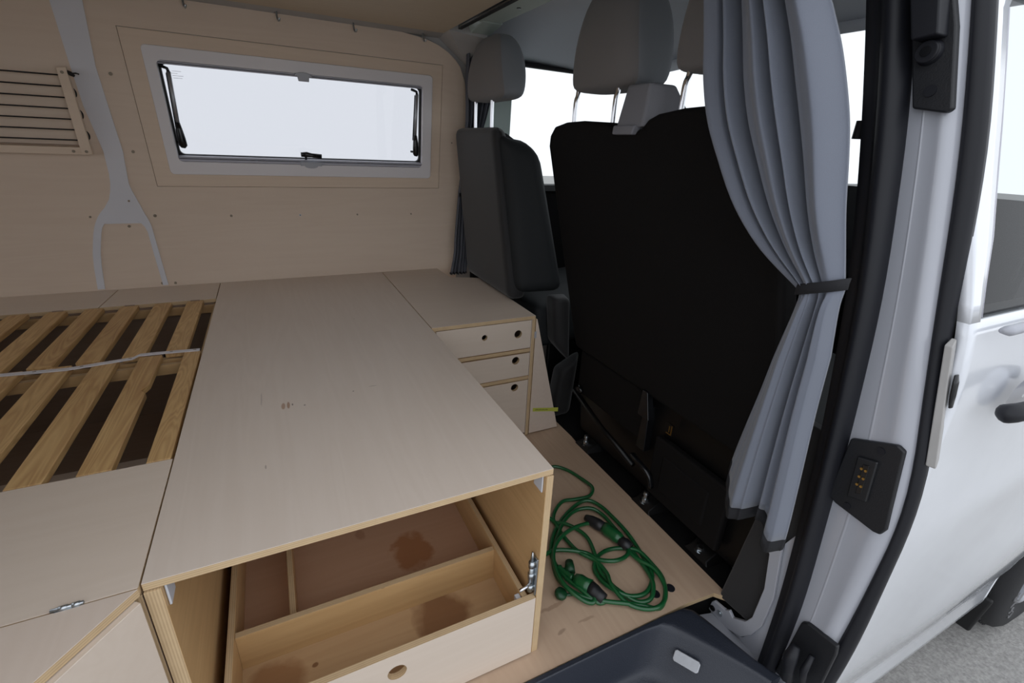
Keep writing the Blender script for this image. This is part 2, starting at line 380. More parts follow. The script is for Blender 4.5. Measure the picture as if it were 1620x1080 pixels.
rib = struct('trim_4', 'grey painted steel body rib shaped like an upturned fork', bm, 'van_grey', bevel=.0015)
for x, z in ((-.400, .735),):
    bm = B(); disc(bm, wp(x, z, .0035), (0, -1, -.15), .003, .003); obj('screw', bm, 'screw_dull', rib)

# ---- camper window
win = struct('window_1', 'long hinged camper window with pale grey plastic frame')
bm = B(); wring_smooth(bm, OUT, INN, .006, -.03, .014, .012); obj('window_frame', bm, 'frame_grey', win, bevel=.002)
bm = B(); i2 = (INN[0]+.001, INN[1]-.001, INN[2]+.001, INN[3]-.001)
for z0, z1, d in ((INN[2]+.0005, INN[2]+.0075, .003), (INN[2]+.009, INN[2]+.0145, -.002), (INN[3]-.0045, INN[3]-.0005, .002), (INN[3]-.010, INN[3]-.006, -.003)):
    wrect(bm, INN[0]+.002, INN[1]-.002, z0, z1, d, d-.02)
obj('blind_rail', bm, 'rail_grey', win, bevel=.001)
bm = B(); wring_smooth(bm, (INN[0]-.006, INN[1]+.006, INN[2]+.005, INN[3]-.001), (INN[0]+.0055, INN[1]-.0055, INN[2]+.0165, INN[3]-.0115), -.024, -.034, .014, .016); obj('gasket', bm, 'gasket', win)
bm = B(); wrect(bm, INN[0]-.004, INN[1]+.004, INN[2]+.006, INN[3]-.004, -.029, -.032); obj('pane', bm, 'acrylic', win)
def strut(x):
    bm = B(); p1 = Vector(wp(x, 1.112, -.012)); 
    tube(bm, [wp(x-.010, 1.117, -.02), wp(x-.002, 1.115, -.012), wp(x+.006, 1.112, -.012), wp(x+.009, 1.100, -.012)], .0055, 8, flat=.8)
    s = obj('strut', bm, 'black_gloss', win, smooth=True)
    bm = B(); tube(bm, [wp(x+.008, 1.104, -.012), wp(x+.002, .95, -.012)], .0056, 10); obj('strut_tube', bm, 'aluminium', s, smooth=True)
    bm = B(); tube(bm, [wp(x+.0035, .1+1.0, -.016), wp(x-.003, .95, -.016)], .0038, 6)
    tube(bm, [wp(x+.003, .968, -.010), wp(x+.003, .950, -.008), wp(x+.004, .925, -.006), wp(x+.005, .903, -.006), wp(x+.004, .896, -.006)], [.0060, .0090, .0115, .0115, .006], 10, flat=.8)
    tube(bm, [wp(x+.003, .910, -.010), wp(x-.010, .909, -.024)], .0042, 6); obj('strut_knob', bm, 'black_gloss', s, smooth=True)
strut(-.228); strut(.517)
bm = B(); tube(bm, [wp(.116, .890, .006), wp(.135, .891, .008), wp(.150, .889, .008), wp(.182, .886, .008)], [.007, .0085, .0065, .0075], 10, flat=1.1)
tube(bm, [wp(.132, .890, .004), wp(.132, .872, -.012)], .0042, 8); obj('latch', bm, 'black_gloss', win, smooth=True)
def wpoly(name, pts, d0, d1, m, parent):
    bm = B(); A = [bm.verts.new(wp(x, z, d0)) for x, z in pts]; C = [bm.verts.new(wp(x, z, d1)) for x, z in pts]
    bm.faces.new(A); bm.faces.new(list(reversed(C))); n = len(pts)
    for i in range(n): bm.faces.new((A[i], A[(i+1) % n], C[(i+1) % n], C[i]))
    return obj(name, bm, m, parent, bevel=.0008)
arc = lambda cx, cz, rx, rz, a0, a1, n=8: [(cx+rx*math.cos(math.radians(lerp(a0, a1, k/n))), cz+rz*math.sin(math.radians(lerp(a0, a1, k/n)))) for k in range(n+1)]
wpoly('blind_clip', [(.132, 1.112), (.163, 1.112), (.165, 1.126)] + arc(.147, 1.127, .026, .011, 0, 180) + [(.129, 1.126)], .011, -.003, 'clip_grey', win)
wpoly('blind_clip', [(.180, .866), (.112, .866), (.112, .853)] + arc(.146, .854, .022, .008, 180, 360) + [(.180, .853)], .009, -.003, 'clip_grey', win)
bm = B()
for k, (a, b_) in enumerate(((-.213, -.190), (-.216, -.200), (-.214, -.186), (-.213, -.190))): wrect(bm, a, b_, 1.105-.006*k, 1.1058-.006*k, -.0285, -.0290)
tag(obj('pane_marking', bm, 'rail_grey', win), 'faint approval mark etched on the pane')

# ---- ceiling
bm = B(); bx(bm, -1.6, .60, .50, 1.80, 1.292, 1.300)
struct('ceiling', 'bowed plywood ceiling lining over the bed', bm, 'ceiling_ply')
bm = B(); hexa(bm, [(-1.6, 1.80, 1.292), (.60, 1.80, 1.292), (.60, 1.845, 1.284), (-1.6, 1.845, 1.284), (-1.6, 1.80, 1.31), (.60, 1.80, 1.31), (.60, 1.86, 1.31), (-1.6, 1.86, 1.31)])
hexa(bm, [(.60, 1.74, 1.292), (.72, 1.70, 1.275), (.72, 1.86, 1.20), (.60, 1.845, 1.284), (.60, 1.74, 1.32), (.72, 1.70, 1.32), (.72, 1.88, 1.32), (.60, 1.86, 1.31)])
struct('trim_5', 'grey metal roof rail strip between plywood wall and ceiling', bm, 'van_dull')
bm = B(); bx(bm, -1.7, 1.50, .46, 1.90, 1.40, 1.43); bx(bm, -1.7, -.40, .34, .46, 1.10, 1.43); bx(bm, -1.7, 1.45, .46, .50, 1.27, 1.42)
struct('roof', 'steel van roof skin above the linings', bm, 'van_white')
# cab headliner: flat, then rolled down to the door and windscreen tops
rows = []
for x, dz in ((.70, 0), (.95, .0), (1.20, -.012), (1.38, -.035), (1.50, -.065)):
    rows.append([(x, y, z+dz) for y, z in ((.42, 1.235+.02), (.47, 1.30), (.56, 1.345), (.75, 1.365), (1.10, 1.37), (1.45, 1.365), (1.64, 1.35), (1.74, 1.315), (1.805, 1.265), (1.835, 1.243))])
bm = B(); shell(bm, rows, lambda p: (p[0], p[1], p[2]+.02)); struct('ceiling_cab', 'pale grey fabric headliner over the cab seats', bm, 'headliner', smooth=True)
bm = B(); tube(bm, [(1.50, .55, 1.30), (1.505, 1.1, 1.306), (1.50, 1.75, 1.27)], .022, 10); struct('trim_6', 'grey windscreen header trim at the front of the cab', bm, 'headliner', smooth=True)
bm = B(); bx(bm, .62, .725, .50, 1.62, 1.302, 1.372); hexa(bm, [(.66, 1.60, 1.30), (.73, 1.60, 1.30), (.73, 1.70, 1.285), (.66, 1.70, 1.285), (.66, 1.60, 1.37), (.73, 1.60, 1.37), (.73, 1.78, 1.37), (.66, 1.78, 1.37)])
beam = struct('trim_7', 'grey painted roof cross beam behind the cab headliner', bm, 'trim_pale', bevel=.004)
for y in (1.22, 1.40):
    bm = B(); cyl(bm, (.685, y, 1.300), (0, 0, 1), .006, .004); obj('bolt_hole', bm, 'black_gloss', beam)
bm = B(); hexa(bm, [(2.28, .40, .40), (2.85, .48, .40), (2.85, 1.80, .40), (2.28, 1.88, .40), (2.30, .40, .78), (2.85, .48, .58), (2.85, 1.80, .58), (2.30, 1.88, .78)]); struct('trim_15', 'unseen white bonnet beyond the windscreen, added to bounce light inside', bm, 'van_white', bevel=.05)  # out of view, added to throw sky light up onto the headliner
# left B pillar with pale trim
bm = B(); hexa(bm, [(.735, 1.83, .60), (.872, 1.83, .60), (.872, 1.93, .60), (.735, 1.93, .60), (.75, 1.795, 1.37), (.872, 1.79, 1.37), (.872, 1.90, 1.37), (.75, 1.90, 1.37)])
hexa(bm, [(.79, 1.80, 1.25), (.865, 1.80, 1.25), (.865, 1.835, 1.25), (.79, 1.835, 1.25), (.79, 1.745, 1.37), (.865, 1.745, 1.37), (.865, 1.80, 1.37), (.79, 1.80, 1.37)])
struct('trim_8', 'pale grey-green belt pillar trim behind the driver headrest', bm, 'trim_pale', bevel=.006)
# driver's door window opening
dw = struct('window_2', 'driver door window bright beyond the seats')
bm = B(); hexa(bm, [(.872, 1.875, .775), (2.3, 1.875, .775), (2.3, 1.93, .775), (.872, 1.93, .775), (.872, 1.875, .80), (2.3, 1.875, .80), (2.3, 1.92, .80), (.872, 1.92, .80)])
tube(bm, [(.87, 1.835, 1.238), (1.45, 1.84, 1.234), (1.85, 1.86, 1.10), (2.25, 1.885, .80)], .010, 8)
obj('window_seal', bm, 'gasket', dw)
bm = B(); V = [bm.verts.new(p) for p in ((.872, 1.90, .80), (2.28, 1.90, .80), (1.88, 1.872, 1.10), (1.47, 1.862, 1.236), (.872, 1.86, 1.24))]; bm.faces.new(V); obj('pane', bm, 'auto_glass', dw)
# windscreen, wing of the nose
bm = B(); V = grid(bm, [[(1.50, .56, 1.29), (1.505, 1.1, 1.30), (1.50, 1.74, 1.265)], [(1.88, .47, 1.05), (1.92, 1.1, 1.06), (1.88, 1.82, 1.05)], [(2.25, .42, .80), (2.33, 1.1, .80), (2.25, 1.88, .80)]])
struct('window_3', 'windscreen at the front of the cab', bm, 'auto_glass', smooth=True)
bm = B(); bx(bm, 2.22, 2.34, .45, 1.93, -.1, .80); bx(bm, 1.62, 2.24, .46, 1.92, .62, .80); bx(bm, 1.60, 2.0, .47, 1.0, .70, .885); tube(bm, [(1.86, .5, .72), (1.84, 1.1, .72), (1.86, 1.9, .72)], .09, 12)
tube(bm, [(1.72, .44, .80), (1.66, .46, .84), (1.62, .47, .87)], [.05, .07, .03], 10)
struct('trim_9', 'black dashboard under the windscreen', bm, 'black_plastic', smooth=False)
bm = B(); bx(bm, -1.7, -1.6, .3, 1.95, -.1, .78); bx(bm, -1.7, -1.6, .3, 1.95, 1.26, 1.46); bx(bm, -1.7, -1.6, .3, .45, .78, 1.26); bx(bm, -1.7, -1.6, 1.80, 1.95, .78, 1.26); struct('wall_rear', 'unseen rear end of the van, window opening added to let in light', bm, 'van_dull')  # opening added out of view so more daylight reaches the inner walls
bm = B(); bx(bm, -1.7, -.45, .28, .34, -.31, 1.30); struct('wall_right', 'closed side behind the open sliding door', bm, 'van_dull')

# ---- right B pillar between the sliding door opening and the cab door
PI_IN = [(-0.325, 0.3672), (-0.081, 0.3652), (0.14, 0.3682), (0.482, 0.3927), (0.755, 0.4274), (0.95, 0.4692), (1.174, 0.5294), (1.307, 0.5712)]
PI_OUT = [(-0.325, 0.3366), (-0.093, 0.3305), (0.14, 0.3274), (0.52, 0.3539), (0.769, 0.3794), (1.026, 0.4274), (1.161, 0.4641), (1.307, 0.51)]
SE_IN = [(-0.356, 0.2978), (0.024, 0.2675), (0.219, 0.2581), (0.444, 0.2539), (0.709, 0.3093), (0.963, 0.3595), (1.154, 0.4096), (1.316, 0.4598)]
SE_OUT = [(-0.369, 0.2764), (-0.052, 0.2479), (0.112, 0.2384), (0.451, 0.2416), (0.715, 0.2912), (0.964, 0.3323), (1.15, 0.3851), (1.319, 0.4378)]
zs = [-.30+1.60*k/44 for k in range(45)]
def sm(tab, z):
    return sum(interp(tab, z+d)[0]*w_ for d, w_ in ((-.09, .15), (-.045, .2), (0, .3), (.045, .2), (.09, .15)))
rows = []
for z in zs:
    a, b_ = sm(PI_OUT, z), sm(SE_IN, z); wd = a-b_
    prof = [(a+.012, .86), (a+.012, .842), (a, .8385), (a-.30*wd, .8380), (a-.315*wd, .8380), (a-.335*wd, .8371), (a-.355*wd, .8380), (a-.37*wd, .8382), (b_+.36*wd, .8385), (b_+.28*wd, .8375), (b_+.19*wd, .8385), (b_+.10*wd, .8425), (b_+.03*wd, .850), (b_-.004, .862), (b_-.008, .875)]
    rows.append([(x, y, z) for y, x in prof])
bm = B(); grid(bm, rows)
pil = struct('trim_10', 'white-grey painted door jamb of the sliding door opening', bm, 'pillar_white', smooth=True)
pil.data.materials[0] = M['pillar_white']
# the pillar's inner body, closes the van between jamb and cab
rows = [[(.86, sm(PI_IN, z)+.008, z), (.86, sm(PI_OUT, z), z), (.875, sm(PI_OUT, z)+.005, z), (.93, sm(PI_IN, z)+.010, z), (.92, sm(PI_IN, z)+.022, z)] for z in zs]
bm = B(); grid(bm, rows, 0, True); struct('trim_11', 'black inner belt pillar beside the jamb', bm, 'rubber_matt')
def seal(name, label, tin, tout, x, bulge, m, prof):
    rows = []
    for z in zs:
        a, b_ = sm(tin, z), sm(tout, z)
        rows.append([(x-bulge*h, lerp(a, b_, t), z) for t, h in prof])
    bm = B(); grid(bm, rows, 0, True)
    return tag(obj(name, bm, m, None, smooth=True), label, 'seal')
seal('door_seal', 'wide black rubber seal along the inner edge of the white jamb', PI_IN, PI_OUT, .835, .022, 'rubber',
     [(0, -.6), (0, .2), (.06, .5), (.30, .55), (.42, .62), (.50, 1.0), (.66, 1.2), (.82, 1.05), (.93, .6), (1.0, .0), (1.0, -.6)])
seal('door_seal', 'narrow dark seal between the white jamb and the cab door', SE_IN, SE_OUT, .866, .012, 'rubber',
     [(0, -.6), (0, .2), (.12, .8), (.35, 1.0), (.6, .7), (.85, .45), (1.0, -.2), (1.0, -.8)])
# black step on the seal's inner edge
bm = B(); cyl(bm, (.846, .492, .985), (0, 0, 1), .009, .026, 12); obj('clip', bm, 'rubber_matt', pil)

# plates on the jamb
def plate(name, label, pts, x=.832, th=.008):
    bm = B(); prism(bm, pts, 0, x-th*.3, x+th); t = thing(name, label, 'plate')
    obj('cover', bm, 'hinge_plate', t, bevel=.003); return t
t = plate('contact_plate', 'black plate with brass contacts halfway down the white jamb', [(.350, .519), (.286, .546), (.275, .541), (.263, .446), (.257, .400), (.262, .386), (.272, .384), (.338, .392), (.352, .400)])
bm = B(); prism(bm, [(.329, .499), (.299, .507), (.293, .430), (.323, .420)], 0, .823, .832); obj('socket', bm, 'black_plastic', t, bevel=.003)
bm = B(); prism(bm, [(.317, .492), (.307, .495), (.303, .440), (.312, .436)], 0, .8215, .8240); sl = obj('contact_slot', bm, 'black_gloss', t, bevel=.003)
for k in range(3):
    for s in (0, 1):
        bm = B(); cyl(bm, (.8195, .3155-.0065*s-.001*k, .484-.015*k), (1, 0, 0), .0022, .004, 8); obj('contact_pin', bm, 'brass', t)
for yz in ((.303, .525), (.318, .402)):
    bm = B(); cyl(bm, (.8275, yz[0], yz[1]), (1, 0, 0), .006, .004, 12); obj('screw', bm, 'rubber', t)
t = plate('guide_cover', 'black guide cover with a round buffer at the top of the jamb', [(.420, 1.024), (.378, 1.017), (.372, 1.022), (.400, 1.12), (.416, 1.16), (.430, 1.22), (.475, 1.23), (.452, 1.12)], .828, .010)
bm = B(); cyl(bm, (.828, .420, 1.092), (-1, 0, 0), .017, .010, 20, r2=.014); cyl(bm, (.818, .420, 1.092), (-1, 0, 0), .014, .004, 20); obj('buffer', bm, 'rubber', t, bevel=.002)
bm = B(); cyl(bm, (.8135, .420, 1.092), (-1, 0, 0), .0065, .001, 16); obj('buffer_hole', bm, 'black_gloss', t)
bm = B(); cyl(bm, (.826, .404, 1.045), (-1, 0, 0), .0075, .003, 16); obj('bolt', bm, 'rubber', t)
bm = B(); hexa(bm, [(.80, .436, 1.105), (.80, .405, 1.108), (.828, .405, 1.108), (.828, .436, 1.105), (.80, .462, 1.18), (.80, .425, 1.18), (.828, .425, 1.18), (.828, .462, 1.18)]); obj('guide_bracket', bm, 'rubber', t, bevel=.003)
t = plate('hinge_cover', 'black latch cover at the foot of the white jamb', [(.318, .112), (.308, .122), (.252, .128), (.249, .108), (.252, -.05), (.330, -.05)])
bm = B(); tube(bm, [(.80, .300, .085), (.79, .298, .06), (.795, .296, .03), (.80, .295, .0)], [.008, .013, .011, .012], 10); tube(bm, [(.815, .276, .08), (.80, .274, .05), (.81, .272, .01)], [.005, .007, .006], 8); obj('latch_arm', bm, 'rubber', t, smooth=True)

# ---- cab door seen from outside
SK = [(-0.33, 0.3), (-0.305, 0.281), (-0.18, 0.279), (-0.165, 0.272), (-0.05, 0.2545), (0.12, 0.2485), (0.3, 0.2459), (0.42, 0.2502), (0.5, 0.2565), (0.535, 0.2576), (0.6, 0.2576), (0.7, 0.2671), (0.745, 0.2777), (0.8, 0.2936), (0.86, 0.3148), (0.925, 0.3371), (1.007, 0.3604), (1.1, 0.388), (1.2, 0.4219), (1.26, 0.4452)]
def sk(z):
    if z < -.12: return interp(SK, z)[0]
    return sum(interp(SK, z+d)[0]*w_ for d, w_ in ((-.06, .15), (-.03, .2), (0, .3), (.03, .2), (.06, .15)))
door = struct('door_1', 'white front passenger door, outside, beyond the jamb')
FULL = lambda z: 2.5
def arch(z):   # skin ends at the wheel arch
    dz = z+.22
    return 2.2-math.sqrt(max(.36**2-dz*dz, 0)) if abs(dz) < .36 else 2.5
def skin(x0f, x1f, z0, z1, nx=24, nz=40, d=0):
    rows = []
    for i in range(nz+1):
        z = lerp(z0, z1, i/nz); x0, x1 = x0f(z), x1f(z)
        r = []; full = x1f is arch or x1f is FULL
        for k in range(nx+1):
            x = min(lerp(x0, 2.5, k/nx), x1) if full else lerp(x0, x1, k/nx); y = sk(z)
            # character crease and wheel flare
            y -= .004*math.exp(-((z-.36)/.05)**2)*max(0, min(1, (x-.95)/.3))
            y -= .016*math.exp(-((z-.05-.30*(x-1.5))/.16)**2)*max(0, min(1, (x-1.15)/.6)) if x > 1.15 else 0
            r.append((x, y-d, z))
        rows.append(r)
    return rows
XR = [(-.33, .868), (0, .866), (.30, .866), (.50, .868), (.75, .872), (1.26, .878)]
WR = [(.745, .904), (.80, .912), (.858, .932), (.925, .942), (1.007, .948), (1.10, .952), (1.16, .958), (1.19, .985)]
xr = lambda z: interp(XR, z)[0]
wr = lambda z: interp(WR, z)[0]
bm = B(); shell(bm, skin(xr, arch, -.315, .745, 60, 54), lambda p: (p[0], p[1]+.015, p[2]))
shell(bm, skin(xr, wr, .745, 1.26, 4, 20), lambda p: (p[0], p[1]+.015, p[2]))
shell(bm, skin(wr, lambda z: 1.9-(z-1.16)*4, 1.19, 1.26, 10, 3), lambda p: (p[0], p[1]+.015, p[2]))
obj('door_panel', bm, 'van_white', door, smooth=True)
bm = B(); rows = [[(x, sk(z)+.010, z) for x in (.90, 1.3, 1.95)] for z in (.745, .80, .86, .925, 1.007, 1.10, 1.2)]; grid(bm, rows); obj('pane', bm, 'auto_glass', door)
bm = B(); tube(bm, [(.898, .252, .742), (.91, .248, .742), (1.3, .247, .742), (2.0, .247, .742)], [.004, .0085, .0085, .0085], 10, flat=.9); obj('window_sill_trim', bm, 'clip_grey', door, smooth=True)
bm = B(); tube(bm, [(wr(z)+.004, sk(z)+.004, z) for z in (.75, .80, .86, .925, 1.007, 1.10, 1.16)], .004, 6); obj('window_seal', bm, 'rail_grey', door, smooth=True)
# handle and its bowl
bm = B(); tube(bm, spline([(.953, .232, .606), (.970, .218, .612), (1.02, .208, .616), (1.10, .206, .618), (1.17, .212, .617), (1.19, .228, .615)], 5), [.004, .010, .0135, .0145, .0145, .0145] + [.014]*20, 12, flat=1.0); h = obj('door_handle', bm, 'rubber', door, smooth=True); h['label'] = 'dark grey pull handle'
bm = B()
for k in range(9):
    a = k/8*PI; 
rows = [[(1.065+.055*r*math.cos(a), .2415-.002*(1-r), .612+.035*r*math.sin(a)) for a in [2*PI*k/24 for k in range(24)]] for r in (1, .85, .5, .1)]
grid(bm, rows, 0, True); obj('handle_bowl', bm, 'pillar_white', door, smooth=True)
# dark-slotted end plate beside the seal, dulled in colour for its rear-facing shade
bm = B(); hexa(bm, [(.866, .243, .520), (.882, .249, .530), (.882, .256, .530), (.862, .256, .520), (.852, .279, .712), (.866, .283, .722), (.866, .290, .722), (.852, .290, .712)]); pl = obj('door_end_plate', bm, 'van_dull', door, bevel=.002)
bm = B(); tube(bm, [(.866, .2580, .622), (.865, .2608, .640), (.864, .2636, .66), (.863, .2660, .672)], [.005, .0075, .0075, .005], 10, flat=.4); obj('slot', bm, 'black_gloss', pl, smooth=True)
bm = B(); bx(bm, .88, 2.4, .30, .33, -.30, .74); obj('door_inner', bm, 'carpet', door)
bm = B(); bx(bm, -.3, .862, .285, .33, -.31, -.10); struct('trim_12', 'painted sill below the sliding door opening', bm, 'pillar_white')

# ============================================================ OUTSIDE
bm = B(); bx(bm, -20, 25, -20, 25, -.60, -.55); struct('ground', 'grey gravelled concrete ground outside the van', bm, 'gravel')
wh = thing('front_wheel', 'front tyre and alloy wheel under the van body', 'wheel')
def lathe(bm, prof, c, n=48, mi=0):
    rows = [[(c[0]+r*math.cos(2*PI*k/n), c[1]+y, c[2]+r*math.sin(2*PI*k/n)) for k in range(n)] for y, r in prof]
    grid(bm, rows, mi, True)
WC = (2.2, .25, -.22)
bm = B(); lathe(bm, [(.01, .215), (-.004, .23), (-.008, .27), (.0, .305), (.012, .322), (.03, .328), (.20, .328), (.222, .315), (.235, .27), (.225, .215), (.01, .215)], WC); ty = obj('tyre', bm, 'tyre', wh, smooth=True)
bm = B()
for k in range(60):
    a = 2*PI*k/60
    for y0, sgn in ((.05, 1), (.15, -1), (.10, 1)):
        c = Vector((WC[0]+.328*math.cos(a), WC[1]+y0, WC[2]+.328*math.sin(a))); t1 = Vector((-math.sin(a), 0, math.cos(a))); rr = Vector((math.cos(a), 0, math.sin(a))); yy = Vector((0, 1, 0))
        u = (yy+t1*.5*sgn).normalized()*.02; v = t1*.011
        hexa(bm, [c-u-v-rr*.004, c+u-v-rr*.004, c+u+v-rr*.004, c-u+v-rr*.004, c-u-v+rr*.006, c+u-v+rr*.006, c+u+v+rr*.006, c-u+v+rr*.006])
o = obj('tread', bm, 'tyre', wh); o['kind'] = 'stuff'
bm = B(); lathe(bm, [(.005, .215), (.0, .205), (.012, .195), (.05, .19), (.06, .05), (.03, .045), (.03, .001)], WC)
for k in range(5):
    a = 2*PI*k/5+.3; d = Vector((math.cos(a), 0, math.sin(a))); s = Vector((-math.sin(a), 0, math.cos(a)))
    c0 = Vector(WC)+d*.04; c1 = Vector(WC)+d*.2
    hexa(bm, [c0-s*.03+Vector((0, .035, 0)), c0+s*.03+Vector((0, .035, 0)), c1+s*.02+Vector((0, .03, 0)), c1-s*.02+Vector((0, .03, 0)), c0-s*.025+Vector((0, .005, 0)), c0+s*.025+Vector((0, .005, 0)), c1+s*.018, c1-s*.018])
obj('rim', bm, 'rim', wh, smooth=False)
bm = B(); hexa(bm, [(1.84, .275, -.43), (1.855, .275, -.43), (1.855, .42, -.43), (1.84, .42, -.43), (1.84, .262, -.28), (1.855, .262, -.28), (1.855, .45, -.27), (1.84, .45, -.27)])
tag(obj('mud_flap', bm, 'rubber_matt', None, bevel=.012, seg=3), 'black mud flap hanging behind the front wheel', 'mud flap')

for k, chr_ in enumerate('R16C'):
    cu = bpy.data.curves.new('letter', 'FONT'); cu.body = chr_; cu.size = .042; cu.extrude = .001; cu.align_x = 'CENTER'
    a = math.radians(196+9.5*k); rr = .262
    me = bpy.data.meshes.new_from_object(bpy.data.objects.new('t', cu)); me.materials.clear(); me.materials.append(M['tyre_letter'])
    lo = bpy.data.objects.new('tyre_letter', me); COL.objects.link(lo); lo.parent = ty
    up = Vector((math.cos(a), 0, math.sin(a)))*-1; rt = Vector((0, 1, 0)).cross(up)*-1
    # letters stand with their feet outward, read along the wall
    up = -up; rt = up.cross(Vector((0, -1, 0)))
    nrm = rt.cross(up)
    lo.matrix_world = Matrix.Translation(Vector(WC)+up*(rr-.018)+Vector((0, -.009, 0))) @ Matrix((rt, up, nrm)).transposed().to_4x4()
# ============================================================ STEP WELL
st = thing('step_tray', 'black moulded plastic step tray in the sliding door opening', 'step')
bm = B()
outer = [(-.6, .500), (.0, .500), (.40, .500), (.725, .500), (.742, .492), (.758, .42), (.771, .337), (.790, .300)]
mid =   [(-.6, .487), (.0, .487), (.40, .487), (.625, .487), (.652, .480), (.685, .425), (.738, .34), (.755, .30)]
low =   [(-.6, .468), (.0, .468), (.40, .468), (.585, .468), (.612, .455), (.640, .400), (.690, .310), (.705, .27)]
deep =  [(-.6, .440), (.0, .440), (.40, .440), (.550, .440), (.578, .425), (.600, .365), (.640, .280), (.655, .24)]
flo =   [(-.6, .230), (.0, .230), (.40, .230), (.520, .230), (.530, .230), (.550, .23), (.590, .230), (.60, .23)]
def mixr(a, b_, t): return [(lerp(p[0], q[0], t), lerp(p[1], q[1], t)) for p, q in zip(a, b_)]
def lev(ring, z): return [(x, y, z) for x, y in ring]
grid(bm, [lev(outer, -.05), lev(outer, .002), lev(mixr(outer, mid, .08), .005), lev(mixr(outer, mid, .5), .004), lev(mixr(outer, mid, .80), .0055), lev(mixr(outer, mid, .93), .004), lev(mid, -.004), lev(mixr(mid, low, .25), -.028), lev(mixr(mid, low, .85), -.083),
          lev(low, -.092), lev(mixr(low, deep, .35), -.097), lev(mixr(low, deep, .6), -.099), lev(mixr(low, deep, .75), -.108), lev(mixr(low, deep, .9), -.140), lev(deep, -.150), lev(flo, -.152)])
o = obj('tray', bm, 'tray_plastic', st, smooth=True)
sb = o.modifiers.new('s', 'SUBSURF'); sb.levels = sb.render_levels = 1
bm = B(); c0 = Vector((.690, .428, -.008)); 
prism(bm, [(-.026, -.008), (-.022, -.012), (.024, -.012), (.028, -.008), (.028, .008), (.024, .012), (-.022, .012), (-.026, .008)], 2, 0, .006)
pl = obj('latch_plate', bm, 'aluminium', st, bevel=.002); pl['label'] = 'oblong silver metal plate'; 
lx = Vector((.023, -.046, .004)).normalized(); nz = Vector((-.50, -.25, .83)); nz = (nz-lx*nz.dot(lx)).normalized(); ly = nz.cross(lx)
pl.matrix_world = Matrix.Translation((.660, .4165, -.033)) @ Matrix((lx, ly, nz)).transposed().to_4x4()
# painted metal foot of the pillar
bm = B(); prism(bm, [(.50, -.12), (.497, -.062), (.45, -.066), (.412, -.052), (.396, -.02), (.384, .03), (.380, .115), (.392, .245), (.37, .30), (.34, .20), (.33, -.12)], 0, .8315, .842)
hexa(bm, [(.758, .28, -.12), (.84, .28, -.12), (.84, .49, -.12), (.752, .484, -.12), (.776, .28, -.030), (.84, .28, -.075), (.84, .490, -.068), (.764, .484, -.030)])
struct('trim_13', 'white-grey painted sill metal at the foot of the pillar', bm, 'pillar_white')
# belt-pillar side panel and its bracket
bm = B(); hexa(bm, [(.832, .385, .0), (.85, .385, .0), (.87, .50, -.01), (.832, .490, -.01), (.84, .37, .50), (.86, .37, .50), (.87, .46, .50), (.845, .44, .50)])
struct('trim_14', 'dark grey inner trim at the pillar foot behind the bracket', bm, 'van_dull', bevel=.004).data.materials[0] = M['seat_grey']
br = thing('pillar_bracket', 'white painted L-shaped metal bracket below the curtain hem', 'bracket')
bm = B(); prism(bm, [(.500, -.058), (.497, -.030), (.492, -.022), (.462, -.018), (.452, -.008), (.440, -.018), (.412, .005), (.402, .03), (.398, .120), (.410, .205), (.424, .215), (.424, .248), (.414, .258), (.402, .262), (.392, .250), (.374, .115), (.378, .03), (.392, -.015), (.412, -.045), (.45, -.062)], 0, .822, .830)
obj('bracket_arm', bm, 'pillar_white', br, bevel=.002)
for y, z, m_ in ((.412, .232, 'zinc'), (.470, -.038, 'zinc'), (.490, -.044, 'black_gloss')):
    bm = B(); cyl(bm, (.8225, y, z), (-1, 0, 0), .007, .003, 12); cyl(bm, (.8195, y, z), (-1, 0, 0), .004, .0015, 8); obj('bolt', bm, m_, br)

# ============================================================ BED FURNITURE
# middle board over the chest
bd = plyp('bed_board', [(-.1965, .5505), (.3725, .5505), (.3725, 1.929), (-.1965, 1.929)], 2, .438, .450, 'birch_board')
tag(bd, 'large loose birch plywood board over the open drawer', 'board')
